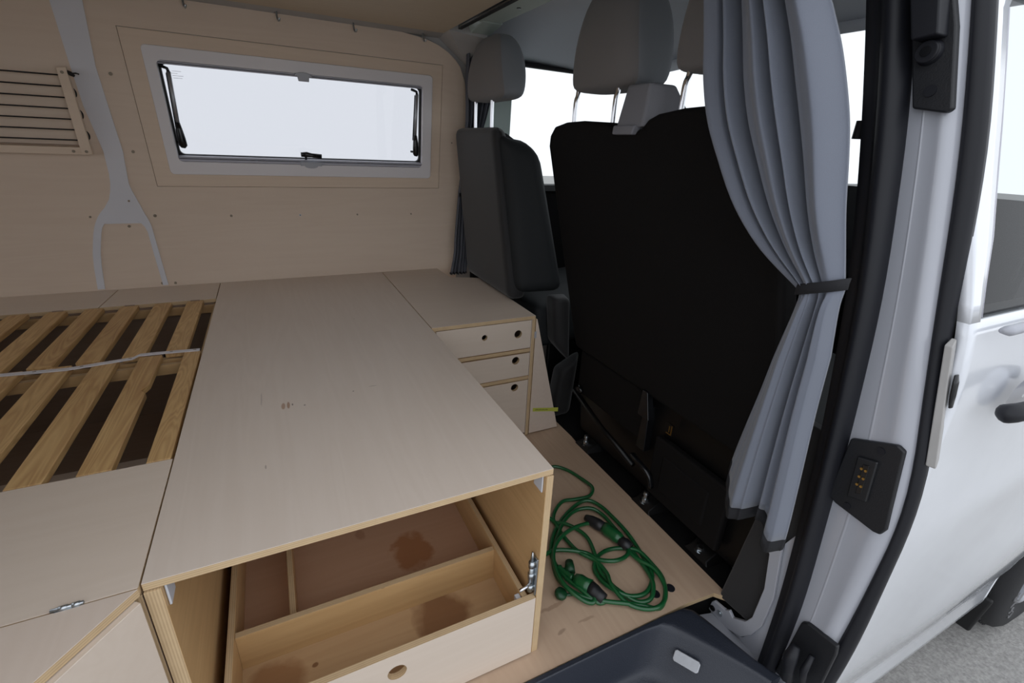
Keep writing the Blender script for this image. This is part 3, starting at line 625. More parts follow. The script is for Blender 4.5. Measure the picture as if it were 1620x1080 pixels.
# corner chest of drawers
dr = thing('drawer_cabinet', 'corner plywood cabinet with three finger-hole drawers behind the board', 'cabinet')
top = plyp('cabinet_top', [(.3745, 1.25), (.720, 1.25), (.7205, 1.735), (.613, 1.775), (.606, 1.929), (.3745, 1.929)], 2, .438, .450, 'birch_x', dr)
ply('side_panel', .708, .720, 1.25, 1.735, 0, .438, 'birch', dr)
ply('side_panel', .3745, .3865, 1.25, 1.90, 0, .438, 'birch', dr)
ply('back_panel', .3865, .708, 1.70, 1.712, 0, .438, 'birch_x', dr)
for z in (.331, .230): ply('divider', .3865, .708, 1.252, 1.60, z-.006, z+.006, 'oiled', dr)
def holed_front(name, x0, x1, z0, z1, y0, y1, holes, m, parent, e=E1):
    """panel with real round holes: rows of quads round each hole, holes = (x, z, r) sorted by x"""
    bm = B(); n = 20; cuts = []
    xs = [x0]
    for i, (hx, hz, r) in enumerate(holes):
        a = hx-r*1.6; b_ = hx+r*1.6
        cuts.append((xs[-1], a, None)); cuts.append((a, b_, (hx, hz, r))); xs.append(b_)
    cuts.append((xs[-1], x1, None))
    for a, b_, h in cuts:
        if h is None: 
            if b_-a > 1e-4:
                for y in (y0, y1): bm.faces.new([bm.verts.new(p) for p in ((a, y, z0), (b_, y, z0), (b_, y, z1), (a, y, z1))])
            continue
        hx, hz, r = h; sq = []
        for k in range(n):
            t = 2*PI*k/n; c, s = math.cos(t), math.sin(t); m_ = min((b_-hx)/abs(c) if abs(c) > 1e-6 else 9e9, ((z1-hz) if s > 0 else (hz-z0))/abs(s) if abs(s) > 1e-6 else 9e9)
            sq.append((hx+c*m_, hz+s*m_, hx+c*r, hz+s*r))
        corners = [(b_, z1), (a, z1), (a, z0), (b_, z0)]
        for y in (y0, y1):
            for k in range(n):
                p, q = sq[k], sq[(k+1) % n]; loop = [(p[0], y, p[1]), (q[0], y, q[1]), (q[2], y, q[3]), (p[2], y, p[3])]
                for cx, cz in corners:
                    if (abs(p[0]-cx) < 1e-6) != (abs(q[0]-cx) < 1e-6) and (abs(p[1]-cz) < 1e-6) != (abs(q[1]-cz) < 1e-6) and (abs(p[0]-cx) < 1e-6 or abs(q[0]-cx) < 1e-6) and (abs(p[1]-cz) < 1e-6 or abs(q[1]-cz) < 1e-6):
                        loop.insert(1, (cx, y, cz)); break
                bm.faces.new([bm.verts.new(v) for v in loop])
        for k in range(n):
            p, q = sq[k], sq[(k+1) % n]
            bm.faces.new([bm.verts.new(v) for v in ((p[2], y0, p[3]), (q[2], y0, q[3]), (q[2], y1, q[3]), (p[2], y1, p[3]))]).material_index = 1
    for q in (((x0, z0), (x1, z0)), ((x1, z0), (x1, z1)), ((x1, z1), (x0, z1)), ((x0, z1), (x0, z0))):
        (a, c), (b_, d) = q; bm.faces.new([bm.verts.new(v) for v in ((a, y0, c), (b_, y0, d), (b_, y1, d), (a, y1, c))]).material_index = 1
    bmesh.ops.remove_doubles(bm, verts=bm.verts, dist=1e-5)
    return obj(name, bm, [m, e], parent)
for z0, z1, holes in ((.340, .436, [(.543, .396, .0095), (.660, .393, .0135)]), (.2385, .3215, [(.656, .300, .0135)]), (.012, .2215, [(.657, .200, .0135)])):
    f = holed_front('drawer_front', .388, .7065, z0, z1, 1.251, 1.262, holes, 'birch_x', dr)
    bm = B(); bx(bm, .395, .70, 1.30, 1.60, z0+.004, z0+.010); bx(bm, .395, .40, 1.262, 1.60, z0+.01, z1-.012); bx(bm, .695, .70, 1.262, 1.60, z0+.01, z1-.012); obj('drawer_box', bm, 'dark_ply', f)
# sloping side panel with tape
sp = thing('side_gusset', 'tapered plywood side panel with yellow tape beside the three drawers', 'panel')
plyp('gusset_board', [(.7225, .004), (.842, .004), (.727, .437), (.7225, .437)], 1, 1.250, 1.261, 'birch', sp)
tz = lambda x: .0995-.20*(x-.730)
bm = B(); prism(bm, [(.733, tz(.733)-.007), (.826, tz(.826)-.007), (.826, tz(.826)+.007), (.733, tz(.733)+.007)], 1, 1.2492, 1.2497); prism(bm, [(.812, tz(.812)-.008), (.838, tz(.838)-.008), (.838, tz(.838)+.008), (.812, tz(.812)+.008)], 1, 1.2489, 1.2493); obj('tape', bm, 'tape_yellow', sp)
bm = B()
for k in range(13):
    x = .742+.0042*k; hgt = .0024+.0016*((k*7) % 3)/2; bx(bm, x, x+.0022, 1.2487, 1.2491, tz(x)-.002, tz(x)-.002+hgt)
obj('ink_mark', bm, 'ink', sp)
bm = B(); bx(bm, .7185, .7265, 1.2480, 1.2500, .372, .395); obj('hinge', bm, 'clip_grey', sp, bevel=.001)

# chest under the board: right side panel, left side panel, drawer
ch = thing('bed_chest', 'open plywood chest under the large board, bare front frame', 'cabinet')
ply('side_panel', .3585, .3725, .548, 1.235, 0, .437, 'oiled_y', ch)
ply('side_panel', -.1965, -.1785, .548, 1.90, 0, .437, 'oiled_y', ch)
ply('back_panel', -.184, .358, 1.225, 1.237, 0, .437, 'dark_ply', ch)
for x0, x1, xx in ((-.178, -.156, 0), (.336, .358, 1)):
    xa = x1-.003 if xx else x0; xb = x1 if xx else x0+.003
    bm = B(); hexa(bm, [(xa, .556, .400), (xb, .556, .400), (xb, .584, .400), (xa, .584, .400), (xa, .556, .436), (xb, .556, .436), (xb, .584, .436), (xa, .584, .436)]); bx(bm, x0, x1, .556, .584, .4335, .4365)
    b_ = obj('bracket', bm, 'bracket_white', ch, bevel=.001); b_['label'] = 'small white corner bracket'
lt = thing('barrel_bolt', 'zinc barrel bolt with a bent lever on the chest side panel', 'latch')
bm = B(); bx(bm, .3550, .3584, .5495, .572, .160, .250); obj('bolt_plate', bm, 'zinc', lt, bevel=.001)
bm = B(); tube(bm, [(.3505, .5600, .165), (.3505, .5600, .240)], .0050, 12); tube(bm, [(.3505, .5600, .240), (.3505, .5600, .262)], [.0042, .0015], 10)
for z in (.175, .205, .232): tube(bm, [(.3505, .5600, z-.006), (.3505, .5600, z+.006)], .0062, 12)
obj('bolt_barrel', bm, 'zinc', lt, smooth=True)
bm = B(); tube(bm, [(.3505, .558, .188), (.338, .553, .188), (.328, .550, .190), (.322, .550, .188)], .0034, 8); obj('bolt_lever', bm, 'chrome', lt, smooth=True)
for z in (.172, .236):
    bm = B(); cyl(bm, (.3541, .5565, z), (-1, 0, 0), .003, .0015, 8); obj('screw', bm, 'screw_dull', lt)
bm = B(); cyl(bm, (.3735, .556, .232), (-1, 0, 0), .003, .003, 8); cyl(bm, (.3745, .556, .232), (-1, 0, 0), .004, .001, 8); obj('bolt_end', bm, 'zinc', lt)

dw_ = thing('large_drawer', 'low open plywood drawer with two dividers under the large board', 'drawer')
holed_front('drawer_front', -.184, .3565, .004, .158, .546, .558, [(.091, .113, .0165)], 'birch_x', dw_)
ply('drawer_side', -.162, -.151, .558, 1.21, .010, .155, 'oiled_y', dw_)
ply('drawer_side', .335, .346, .558, 1.21, .010, .155, 'oiled_y', dw_)
ply('drawer_back', -.151, .335, 1.200, 1.210, .010, .155, 'oiled', dw_)
ply('divider', -.151, .335, .690, .702, .010, .150, 'oiled', dw_)
ply('divider', -.066, -.055, .702, 1.200, .010, .130, 'oiled_y', dw_)
bm = B(); bx(bm, -.151, .335, .558, .690, .062, .070); obj('drawer_bottom', bm, 'drawer_base', dw_)
bm = B(); bx(bm, -.151, .335, .702, 1.200, .062, .070); obj('drawer_bottom', bm, 'drawer_base_dark', dw_)
bm = B(); bx(bm, .3255, .335, .559, .575, .10, .150); obj('corner_bracket', bm, 'bracket_white', dw_, bevel=.001)
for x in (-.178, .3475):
    bm = B(); bx(bm, x, x+.010, .57, 1.15, .03, .07); obj('slide_rail', bm, 'black_metal', dw_)

# ---- left storage box with slats on top
sb_ = thing('slatted_bed', 'slatted bed base of bare pine laths over the storage box', 'bed')
back = [(-.285, .240), (-.370, .322)]
def slat(xc, wd, y0, y1, z1, notch=False, th=.014):
    bm = B()
    if notch: prism(bm, [(xc-wd/2, y0), (xc+wd/2, y0), (xc+wd/2, y0+.27), (xc+wd/2-.010, y0+.285), (xc+wd/2-.004, y0+.30), (xc+wd/2, y0+.315), (xc+wd/2, y1), (xc-wd/2, y1)], 2, z1-th, z1)
    else: bx(bm, xc-wd/2, xc+wd/2, y0, y1, z1-th, z1)
    o = obj('slat', bm, 'pine', sb_, bevel=.002)
    # shift so that each lath has a grain of its own
    s = Vector((random.uniform(-3, 3), random.uniform(-3, 3), 0)); o.data.transform(Matrix.Translation(s)); o.location = -s
for k in range(15): slat(-.254-.0842*k, .0445, 1.298, 1.724, .450)
for k in range(15): slat(-.2185-.0835*k if k else -.2185, .034 if k == 0 else .0445, .818, 1.290, .450, notch=(k == 1))
ply('rail', -1.5, -.205, 1.712, 1.728, .410, .433, 'oiled', sb_)
ply('rail', -1.5, -.205, 1.296, 1.314, .405, .433, 'oiled', sb_)
ply('rail', -1.5, -.205, 1.262, 1.276, .408, .433, 'oiled', sb_)
ply('rail', -1.5, -.205, .822, .840, .380, .433, 'oiled', sb_)
# white webbing tape holding the laths
rows = []; pth = [(-1.5, 1.250), (-.57, 1.276), (-.45, 1.264), (-.335, 1.283), (-.325, 1.300), (-.26, 1.296), (-.203, 1.290)]
bm = B(); shell(bm, [[(x, y-.0065, .4525) for x, y in pth], [(x, y+.0065, .4525) for x, y in pth]], lambda p: (p[0], p[1], p[2]-.002)); tp = obj('webbing_strap', bm, 'webbing', sb_); tp['label'] = 'white webbing strap tacked across the laths'
for x in (-.505, -.425, -.340, -.262, -.213):
    bm = B(); y = interp(pth, x)[0]; bx(bm, x-.003, x+.003, y-.001, y+.001, .4522, .4535); obj('staple', bm, 'screw_dull', tp)
for x in (-.238, -.26): pass
for i in range(4):
    bm = B(); x = -.255-.168*i; bx(bm, x-.012, x+.012, 1.724, 1.730, .436, .4515); obj('lath_clip', bm, 'dark_ply', sb_)
sx = thing('storage_box', 'plywood storage box below the bed laths', 'box')
ply('box_bottom', -1.5, -.205, .84, 1.90, .06, .072, 'dark_ply', sx)
ply('box_side', -.2065, -.198, .55, 1.90, .0, .434, 'dark_ply', sx)
ply('box_back', -1.5, -.207, 1.735, 1.745, .07, .437, 'dark_ply', sx)
ply('inner_shelf', -1.5, -.207, .84, 1.25, .19, .20, 'birch_x', sx)
# black bracket inside the box
bm = B(); hexa(bm, [(-.325, 1.60, .30), (-.30, 1.60, .29), (-.30, 1.62, .29), (-.325, 1.62, .30), (-.33, 1.60, .33), (-.31, 1.60, .335), (-.31, 1.62, .335), (-.33, 1.62, .33)]); tube(bm, [(-.33, 1.61, .32), (-.345, 1.61, .325)], .008, 8)
tag(obj('black_connector', bm, 'black_gloss', None, bevel=.003), 'small black plug lying in the box under the laths', 'plug')
# ledge boards along the wall
a = plyp('ledge_board', [(-.498, 1.7335), (-.1985, 1.7335), (-.1985, 1.929), (-.489, 1.929)], 2, .438, .450, 'birch_x'); tag(a, 'narrow plywood ledge between fork rib and large board', 'board', 'ledge boards along the wall')
a = plyp('ledge_board', [(-1.58, 1.7335), (-.500, 1.7335), (-.491, 1.929), (-1.58, 1.929)], 2, .438, .450, 'birch_x'); tag(a, 'narrow plywood ledge left of the fork rib, behind the laths', 'board', 'ledge boards along the wall')
# front lid in two leaves
fl = plyp('box_lid', [(-1.5, .5465), (-.1985, .5465), (-.1985, .8155), (-1.5, .8155)], 2, .438, .450, 'birch_x'); tag(fl, 'wide plywood lid in front of the pine laths', 'lid')
ll = plyp('corner_cover', [(-.198, .5450), (-.60, .5450), (-.60, .10), (-.555, .10)], 2, .438, .450, 'birch'); tag(ll, 'small triangular plywood cover below the wide lid, hinged to it', 'cover')
hg = thing('lid_hinge', 'small zinc hinge across the joint of the two lids', 'hinge')
bm = B(); tube(bm, [(-.277, .5465, .4515), (-.248, .5465, .4515)], .0022, 8); tube(bm, [(-.270, .5465, .4515), (-.262, .5465, .4515)], .003, 8); tube(bm, [(-.258, .5465, .4515), (-.251, .5465, .4515)], .003, 8); obj('hinge_pin', bm, 'zinc', hg, smooth=True)
bm = B(); bx(bm, -.2735, -.2515, .5435, .5495, .4500, .4506); obj('hinge_leaf', bm, 'zinc', hg)
# slanting front face of the corner box
cb = thing('corner_box', 'pale slanting plywood front below the triangular lid', 'box')
d = Vector((-.357, -.445, 0)).normalized(); n_ = Vector((d.y, -d.x, 0))   # along the face
p0 = Vector((-.1995, .5380, 0)); p1 = p0+d*.55
bm = B()
hexa(bm, [p0-n_*.004, p1-n_*.004, p1+n_*.008, p0+n_*.008] + [q+Vector((0, 0, .437)) for q in (p0-n_*.004, p1-n_*.004, p1+n_*.008, p0+n_*.008)])
obj('front_panel', bm, 'birch_x', cb, bevel=.001)

# ============================================================ WALL FITTINGS
rk = thing('wall_rack', 'wooden wall rack strung with black elastic cord', 'rack')
def wbar(name, pts, d0, d1, m, parent):
    return wpoly(name, pts, d0, d1, m, parent)
wbar('side_bar', [(-.469, 1.092), (-.448, 1.095), (-.449, .874), (-.474, .872)], .026, .012, 'surround_ply', rk)
wbar('side_bar', [(-.93, 1.092), (-.91, 1.092), (-.91, .872), (-.93, .872)], .026, .012, 'surround_ply', rk)
wbar('bottom_bar', [(-.91, .872), (-.4745, .872), (-.4725, .892), (-.91, .892)], .022, .002, 'surround_ply', rk)
for z, x in ((.895, 0),):
    bm = B(); wrect(bm, -.91, -.474, .8935, .897, .016, .012); obj('bottom_cord', bm, 'dark_ply', rk)
for k in range(7):
    z = .911+.0272*k; bm = B(); xx = -.472+.0006*k
    tube(bm, [wp(-.92, z, .0195), wp(-.70, z-.0004, .019), wp(xx+.004, z, .0195)], .0021, 6); obj('cord', bm, 'cord_black', rk, smooth=True)
    if k % 2 == 0 and k < 6:
        bm = B(); tube(bm, spline([wp(-.453, z, .016), wp(-.448, z+.005, .013), wp(-.447, z+.014, .010), wp(-.449, z+.022, .013), wp(-.453, z+.027, .016)], 3), .0022, 6); obj('cord_loop', bm, 'cord_black', rk, smooth=True)
bm = B(); tube(bm, [wp(-.452, 1.085, .02), wp(-.443, 1.080, .022), wp(-.436, 1.074, .02)], [.004, .006, .003], 8); tube(bm, [wp(-.442, 1.080, .02), wp(-.430, 1.082, .024), wp(-.424, 1.080, .024)], .002, 6); obj('cord_knot', bm, 'cord_black', rk, smooth=True)
for x, z in ((-.459, 1.082), (-.461, .882), (-.49, .882)):
    bm = B(); disc(bm, wp(x, z, .0265), (0, -1, -.15), .0038, .002); obj('screw', bm, 'screw_dull', rk)
hk0 = None
for i, (x, s) in enumerate(((-.146, 'above the window at the fork rib end'), (.089, 'above the window, next from the fork rib'), (.310, 'above the window clip towards the seats'), (.536, 'above the window corner nearest the dark curtain'))):
    t = thing('ceiling_hook', 'small steel hook ' + s, 'hook', 'steel hooks above the window')
    bm = B(); tube(bm, spline([(x-.001, 1.834, 1.300), (x, 1.826, 1.290), (x, 1.820, 1.272), (x+.002, 1.816, 1.264), (x+.005, 1.810, 1.264), (x+.006, 1.808, 1.270)], 3), .0028, 8); obj('hook_wire', bm, 'zinc', t, smooth=True)

# ============================================================ CURTAINS
crl = thing('curtain_rail', 'dark metal curtain rail across the roof behind the seats', 'rail')
bm = B(); bx(bm, .610, .622, .52, 1.68, 1.286, 1.300); bx(bm, .622, .640, .52, 1.68, 1.296, 1.300); obj('track', bm, 'seat_side', crl, bevel=.001)
bm = B(); bx(bm, .6075, .6105, .52, 1.66, 1.288, 1.292); obj('glint_edge', bm, 'chrome', crl).name = 'rail_glint'  # thin chrome strip gives the dark rail its bright glint

CL = [(.678, .699, 1.209), (.680, .692, 1.183), (.685, .682, 1.126), (.689, .670, 1.066), (.694, .648, 1.004), (.698, .610, .942), (.703, .564, .873), (.708, .509, .812), (.712, .447, .767), (.713, .438, .756), (.715, .440, .726), (.719, .454, .651), (.723, .465, .582), (.727, .477, .499), (.732, .487, .402)]
CR = [(.678, .480, 1.161), (.680, .472, 1.140), (.685, .451, 1.094), (.689, .433, 1.047), (.694, .418, 1.000), (.698, .406, .951), (.703, .394, .894), (.708, .381, .838), (.712, .371, .790), (.713, .368, .776), (.715, .366, .750), (.719, .360, .689), (.723, .356, .635), (.727, .349, .574), (.731, .343, .500)]
CL = [(.676, .705, 1.285)] + CL; CR = [(.676, .492, 1.285)] + CR
CR = [(x, y+.011, z) for x, y, z in CR]
LL = spline(CL, 5); RR = spline(CR, 5)
nr = len(LL); nu = 150
tie_i = 9*5+2
def fold(u, v, up):
    """depth of the cloth (towards -x) for place u across and nearness v to the tie (1 at the tie)"""
    if up:
        c = [(0, .45), (.08, .9), (.18, .75), (.215, .0), (.25, .8), (.285, .9), (.325, .08), (.42, .7), (.55, .95), (.60, .4), (.675, 1.0), (.715, .08), (.80, .8), (.90, 1.0), (1, .2)]
    else:
        c = [(0, .25), (.10, .55), (.22, .75), (.36, 1.0), (.48, .85), (.57, .15), (.66, .6), (.74, .35), (.84, .8), (.93, .7), (1, .2)]
    for a, b_ in zip(c, c[1:]):
        if u <= b_[0]:
            t = (u-a[0])/(b_[0]-a[0]); t = t*t*(3-2*t); return lerp(a[1], b_[1], t)
    return c[-1][1]
ct = thing('curtain', 'light grey curtain gathered by a black tieback at the door jamb', 'curtain')
rows = []; cut_rows = []
for i in range(nr):
    v = i/(nr-1); a, b_ = LL[i], RR[i]; up = i <= tie_i
    near = math.exp(-((i-tie_i)/ (9 if up else 6))**2)
    amp = lerp(.056 if up else .046, .018, near)
    w_up = 1/(1+math.exp((i-tie_i)/2.0))
    r = []
    for k in range(nu+1):
        u = k/nu
        # folds gather towards the tie's middle
        f = w_up*fold(u, near, True)+(1-w_up)*fold(u, near, False)
        f += .015*math.sin(u*47+v*3)*(1-near)
        uu = u+(.0 if not up else .05*near*math.sin(u*PI*2))
        # gather around the tie: bulge of the bundle
        rnd = .018*near*math.sin(u*PI)
        wob = .004*math.sin(9*v+5*u)*(1-near)
        p = a.lerp(b_, uu)
        r.append(Vector((p.x-amp*f-rnd+.018+wob, p.y, p.z)))
    rows.append(r)
# uneven bottom: stretch the lower rows down following the hem line
HEM = [(0, .405), (.08, .388), (.16, .372), (.24, .350), (.38, .342), (.55, .352), (.62, .366), (.70, .362), (.78, .338), (.90, .318), (1, .322)]
for i in range(tie_i+14, nr):
    t = (i-tie_i-14)/(nr-1-tie_i-14)
    for k in range(nu+1):
        h = interp(HEM, k/nu)[0]; base = rows[nr-1][k].z if i < nr-1 else rows[i][k].z
        if i == nr-1: rows[i][k] = rows[i][k].copy(); rows[i][k].z = h
        else:
            zz = rows[tie_i+14][k].z; rows[i][k].z = lerp(zz, h, t)
bm = B(); shell(bm, rows, lambda p: (p[0]+.004, p[1], p[2])); obj('curtain_cloth', bm, 'curtain_cloth', ct, smooth=True)
bm = B(); last = rows[-1]; shell(bm, [[Vector((p.x-.002, p.y, p.z+.003)) for p in last], [Vector((p.x-.002, p.y, p.z-.022)) for p in last]], lambda p: (p[0]+.008, p[1], p[2])); obj('hem', bm, 'hem_black', ct, smooth=True)
# tieback band round the bundle
TI = rows[tie_i]; yl, yr_ = TI[0], TI[-1]
bm = B(); cxy = (TI[0]+TI[-1])/2; hw = (TI[0].y-TI[-1].y)/2+.002
loopA = []
for k in range(40):
    a = 2*PI*k/40; yy = cxy.y+hw*math.cos(a); t = (1-math.cos(a))/2
    zc = lerp(TI[0].z+.004, TI[-1].z+.006, t)
    loopA.append((cxy.x+.0+(-.030 if math.sin(a) > 0 else .026)*abs(math.sin(a))**.7, yy, zc))
grid(bm, [[(x, y, z+.0085) for x, y, z in loopA], [(x-.001, y, z) for x, y, z in loopA], [(x, y, z-.0085) for x, y, z in loopA]], 0, True)
tb = obj('tieback', bm, 'hem_black', ct, smooth=True); so = tb.modifiers.new('s', 'SOLIDIFY'); so.thickness = .002
# dark curtain at the far side
fc = thing('curtain', 'dark grey curtain bunched at the far wall behind the driver seat', 'curtain')
L2 = [(.675, 1.80, 1.295), (.684, 1.80, 1.25), (.682, 1.80, 1.153), (.684, 1.80, 1.03), (.672, 1.80, .90), (.655, 1.80, .762), (.640, 1.80, .60), (.637, 1.80, .542), (.621, 1.80, .454)]
R2 = [(.80, 1.76, 1.34), (.79, 1.77, 1.262), (.785, 1.78, 1.163), (.76, 1.79, 1.036), (.72, 1.80, .90), (.70, 1.80, .762), (.70, 1.80, .60), (.697, 1.80, .539), (.692, 1.80, .454)]
L2 = [(x*1.025, 1.845, .95+(z-.95)*1.025) if z < 1.0 else (x, y, z) for x, y, z in L2]; R2 = [(x*1.025, 1.845, .95+(z-.95)*1.025) if z < 1.0 else (x, y, z) for x, y, z in R2]
A2 = spline(L2, 4); B2 = spline(R2, 4); rows = []
for i, (a, b_) in enumerate(zip(A2, B2)):
    rows.append([Vector((lerp(a.x, b_.x, k/60), lerp(a.y, b_.y, k/60)-.012*math.sin(k/60*5*2*PI+.2*math.sin(i*.3))+.004*math.sin(k*.9), lerp(a.z, b_.z, k/60))) for k in range(61)])
bm = B(); shell(bm, rows, lambda p: (p[0], p[1]+.004, p[2])); obj('curtain_cloth', bm, 'curtain_dark', fc, smooth=True)
bm = B(); shell(bm, [[Vector((p.x, p.y-.002, p.z+.002)) for p in rows[-1]], [Vector((p.x, p.y-.002, .4505)) for p in rows[-1]]], lambda p: (p[0], p[1]+.008, p[2])); obj('hem', bm, 'hem_black', fc)
bm = B(); tube(bm, [(.672, 1.838, .762), (.71, 1.828, .760), (.735, 1.838, .760)], .008, 8); obj('tieback', bm, 'hem_black', fc)

# ============================================================ SEATS
def cushion(name, p, m, parent, bev, seg=5, sub=1):
    bm = B(); hexa(bm, p); bmesh.ops.recalc_face_normals(bm, faces=bm.faces)
    bmesh.ops.bevel(bm, geom=list(bm.edges), offset=bev, segments=seg, profile=.6, affect='EDGES')
    o = obj(name, bm, m, parent, smooth=True)
    return o
def xs(z, top=.643, bot=.705): return lerp(bot, top, (z-.40)/.6)
# --- driver's seat
ds = thing('driver_seat', 'driver seat, the single black-backed seat behind the drawer cabinet', 'seat')
def seatback(y0, y1, yb0, yb1, z0, z1, xf, thick, m, name, parent, bev):
    return cushion(name, [(xf(z0), yb0, z0), (xf(z0), yb1, z0), (xf(z0)+thick, yb1, z0), (xf(z0)+thick, yb0, z0), (xf(z1), y0, z1), (xf(z1), y1, z1), (xf(z1)+thick*.8, y1-.02, z1), (xf(z1)+thick*.8, y0+.02, z1)], m, parent, bev)
seatback(1.455, 1.822, 1.40, 1.822, .454, 1.002, xs, .07, 'seat_grey', 'backrest', ds, .033)
cushion('side_bolster', [(xs(.48)+.02, 1.375, .48), (xs(.48)+.02, 1.46, .48), (xs(.48)+.20, 1.46, .48), (xs(.48)+.20, 1.355, .48), (xs(1.0)+.012, 1.445, .995), (xs(1.0)+.012, 1.54, .995), (xs(1.0)+.145, 1.54, .97), (xs(1.0)+.15, 1.395, .930)], 'seat_side', ds, .05)
cushion('backrest_padding', [(xs(.48)+.05, 1.40, .48), (xs(.48)+.05, 1.82, .48), (xs(.48)+.18, 1.82, .48), (xs(.48)+.18, 1.40, .48), (xs(1.0)+.04, 1.50, .995), (xs(1.0)+.04, 1.82, .995), (xs(1.0)+.12, 1.80, .97), (xs(1.0)+.12, 1.52, .97)], 'seat_side', ds, .03)
cushion('seat_cushion', [(.80, 1.38, .26), (.80, 1.84, .26), (1.25, 1.84, .30), (1.25, 1.38, .30), (.80, 1.40, .42), (.80, 1.82, .42), (1.25, 1.82, .46), (1.25, 1.40, .46)], 'seat_side', ds, .04)
bm = B(); bx(bm, .88, 1.25, 1.42, 1.80, 0, .27); obj('seat_base', bm, 'black_metal', ds, bevel=.01)
cushion('hinge_cover', [(.850, 1.32, .300), (.850, 1.39, .300), (.925, 1.39, .225), (.910, 1.305, .225), (.835, 1.33, .470), (.835, 1.40, .470), (.915, 1.39, .470), (.895, 1.32, .470)], 'seat_grey', ds, .022)
cushion('seat_valance', [(.855, 1.31, .0), (.855, 1.38, .0), (.98, 1.38, .0), (.93, 1.31, .0), (.880, 1.31, .19), (.880, 1.38, .19), (1.0, 1.38, .25), (.945, 1.31, .23)], 'seat_grey', ds, .024)
def headrest(parent, y0, y1, z0, z1, x, thick, post_y, zpost, bend=0, topw=.62, dy=0, taper=.5):
    w_ = y1-y0; c = (y0+y1)/2+dy; tw = w_*topw/2
    def ring(z, ww, x0, x1, cy): return [(x0, cy-ww, z), (x0, cy+ww, z), (x1, cy+ww*.86, z), (x1, cy-ww*.86, z)]
    cc = (y0+y1)/2
    levels = [(z0, w_/2*.93, x+.01, x+thick*.80, 0), (lerp(z0, z1, .12), w_/2, x, x+thick*.95, .0), (lerp(z0, z1, .45), w_/2*lerp(topw, 1, .72), x-.012, x+thick*1.05, .3), (lerp(z0, z1, .8), w_/2*lerp(topw, 1, .3), x-.002, x+thick*.92, .8), (z1, w_/2*topw*.8, x+.022, x+thick*.62, 1)]
    bm = B(); V = []
    n = 28
    for z, ww, x0, x1, t in levels:
        cx = (x0+x1)/2; rx = (x1-x0)/2; r = []
        for k in range(n):
            a = 2*PI*k/n; c_, s_ = math.cos(a), math.sin(a); e = .55
            r.append((cx+rx*math.copysign(abs(c_)**e, c_), lerp(cc, c, t)+ww*math.copysign(abs(s_)**e, s_), z))
        V.append(r)
    G = grid(bm, V, 0, True)
    bm.faces.new(G[0]); bm.faces.new(list(reversed(G[-1])))
    for f in bm.faces:
        if abs(f.normal.z) < .5: pass
    bm.normal_update()
    for f in bm.faces:
        cxx = f.calc_center_median()
        f.material_index = 1 if cxx.y < lerp(cc, c, .5)-w_*.28 and cxx.x > x+thick*.18 else 0
    o = obj('headrest', bm, ['headrest_grey', 'headrest_side'], parent, smooth=True); s = o.modifiers.new('s', 'SUBSURF'); s.levels = s.render_levels = 2
    for py in post_y:
        bm = B(); xx = x+.032
        tube(bm, spline([(xx, py, z0+.03), (xx-bend*.2, py, z0), (xx-bend, py, z0-.02), (xx-bend, py, zpost)], 4), .0062, 12)
        obj('headrest_post', bm, 'chrome', parent, smooth=True)
headrest(ds, 1.47, 1.80, 1.083, 1.275, .668, .115, (1.60, 1.745), .985, topw=.52, dy=-.02)
# --- passenger bench
pb = thing('bench_seat', 'wide black-backed double passenger bench behind the curtain', 'seat')
def bxs(z): return lerp(.85, .765, (z-.40)/.6)
rows = []
TOPZ = [(.40, 1.030), (.62, 1.045), (1.16, 1.020), (1.24, 1.018), (1.29, 1.008), (1.325, .985), (1.338, .955)]
bm = B(); outline = [(1.215, .335), (1.232, .40), (1.245, .47), (1.29, .70), (1.338, .955), (1.328, .985), (1.30, 1.008), (1.24, 1.018), (1.16, 1.020), (1.04, 1.014), (1.015, .998), (.925, .998), (.900, 1.018), (.87, 1.028), (.80, 1.036), (.66, 1.040), (.585, 1.02), (.555, .98), (.50, .6), (.48, .335)]
A = [bm.verts.new((bxs(z), y, z)) for y, z in outline]; Bq = [bm.verts.new((bxs(z)+.05, y, z)) for y, z in outline]
bm.faces.new(A); bm.faces.new(list(reversed(Bq)))
for i in range(len(A)): bm.faces.new((A[i], A[(i+1) % len(A)], Bq[(i+1) % len(A)], Bq[i]))
obj('backrest', bm, 'seat_shell', pb, bevel=.014, seg=4)
cushion('backrest_padding', [(bxs(.40)+.04, .56, .40), (bxs(.4)+.04, 1.22, .40), (bxs(.4)+.15, 1.20, .40), (bxs(.4)+.15, .58, .40), (bxs(1.0)+.03, .62, 1.0), (bxs(1.0)+.03, 1.30, .985), (bxs(1.0)+.12, 1.26, .96), (bxs(1.0)+.12, .66, .96)], 'seat_side', pb, .03)
cushion('seat_cushion', [(.93, .44, .28), (.93, 1.22, .28), (1.38, 1.22, .30), (1.38, .44, .30), (.93, .46, .43), (.93, 1.20, .43), (1.38, 1.20, .46), (1.38, .46, .46)], 'seat_side', pb, .04)
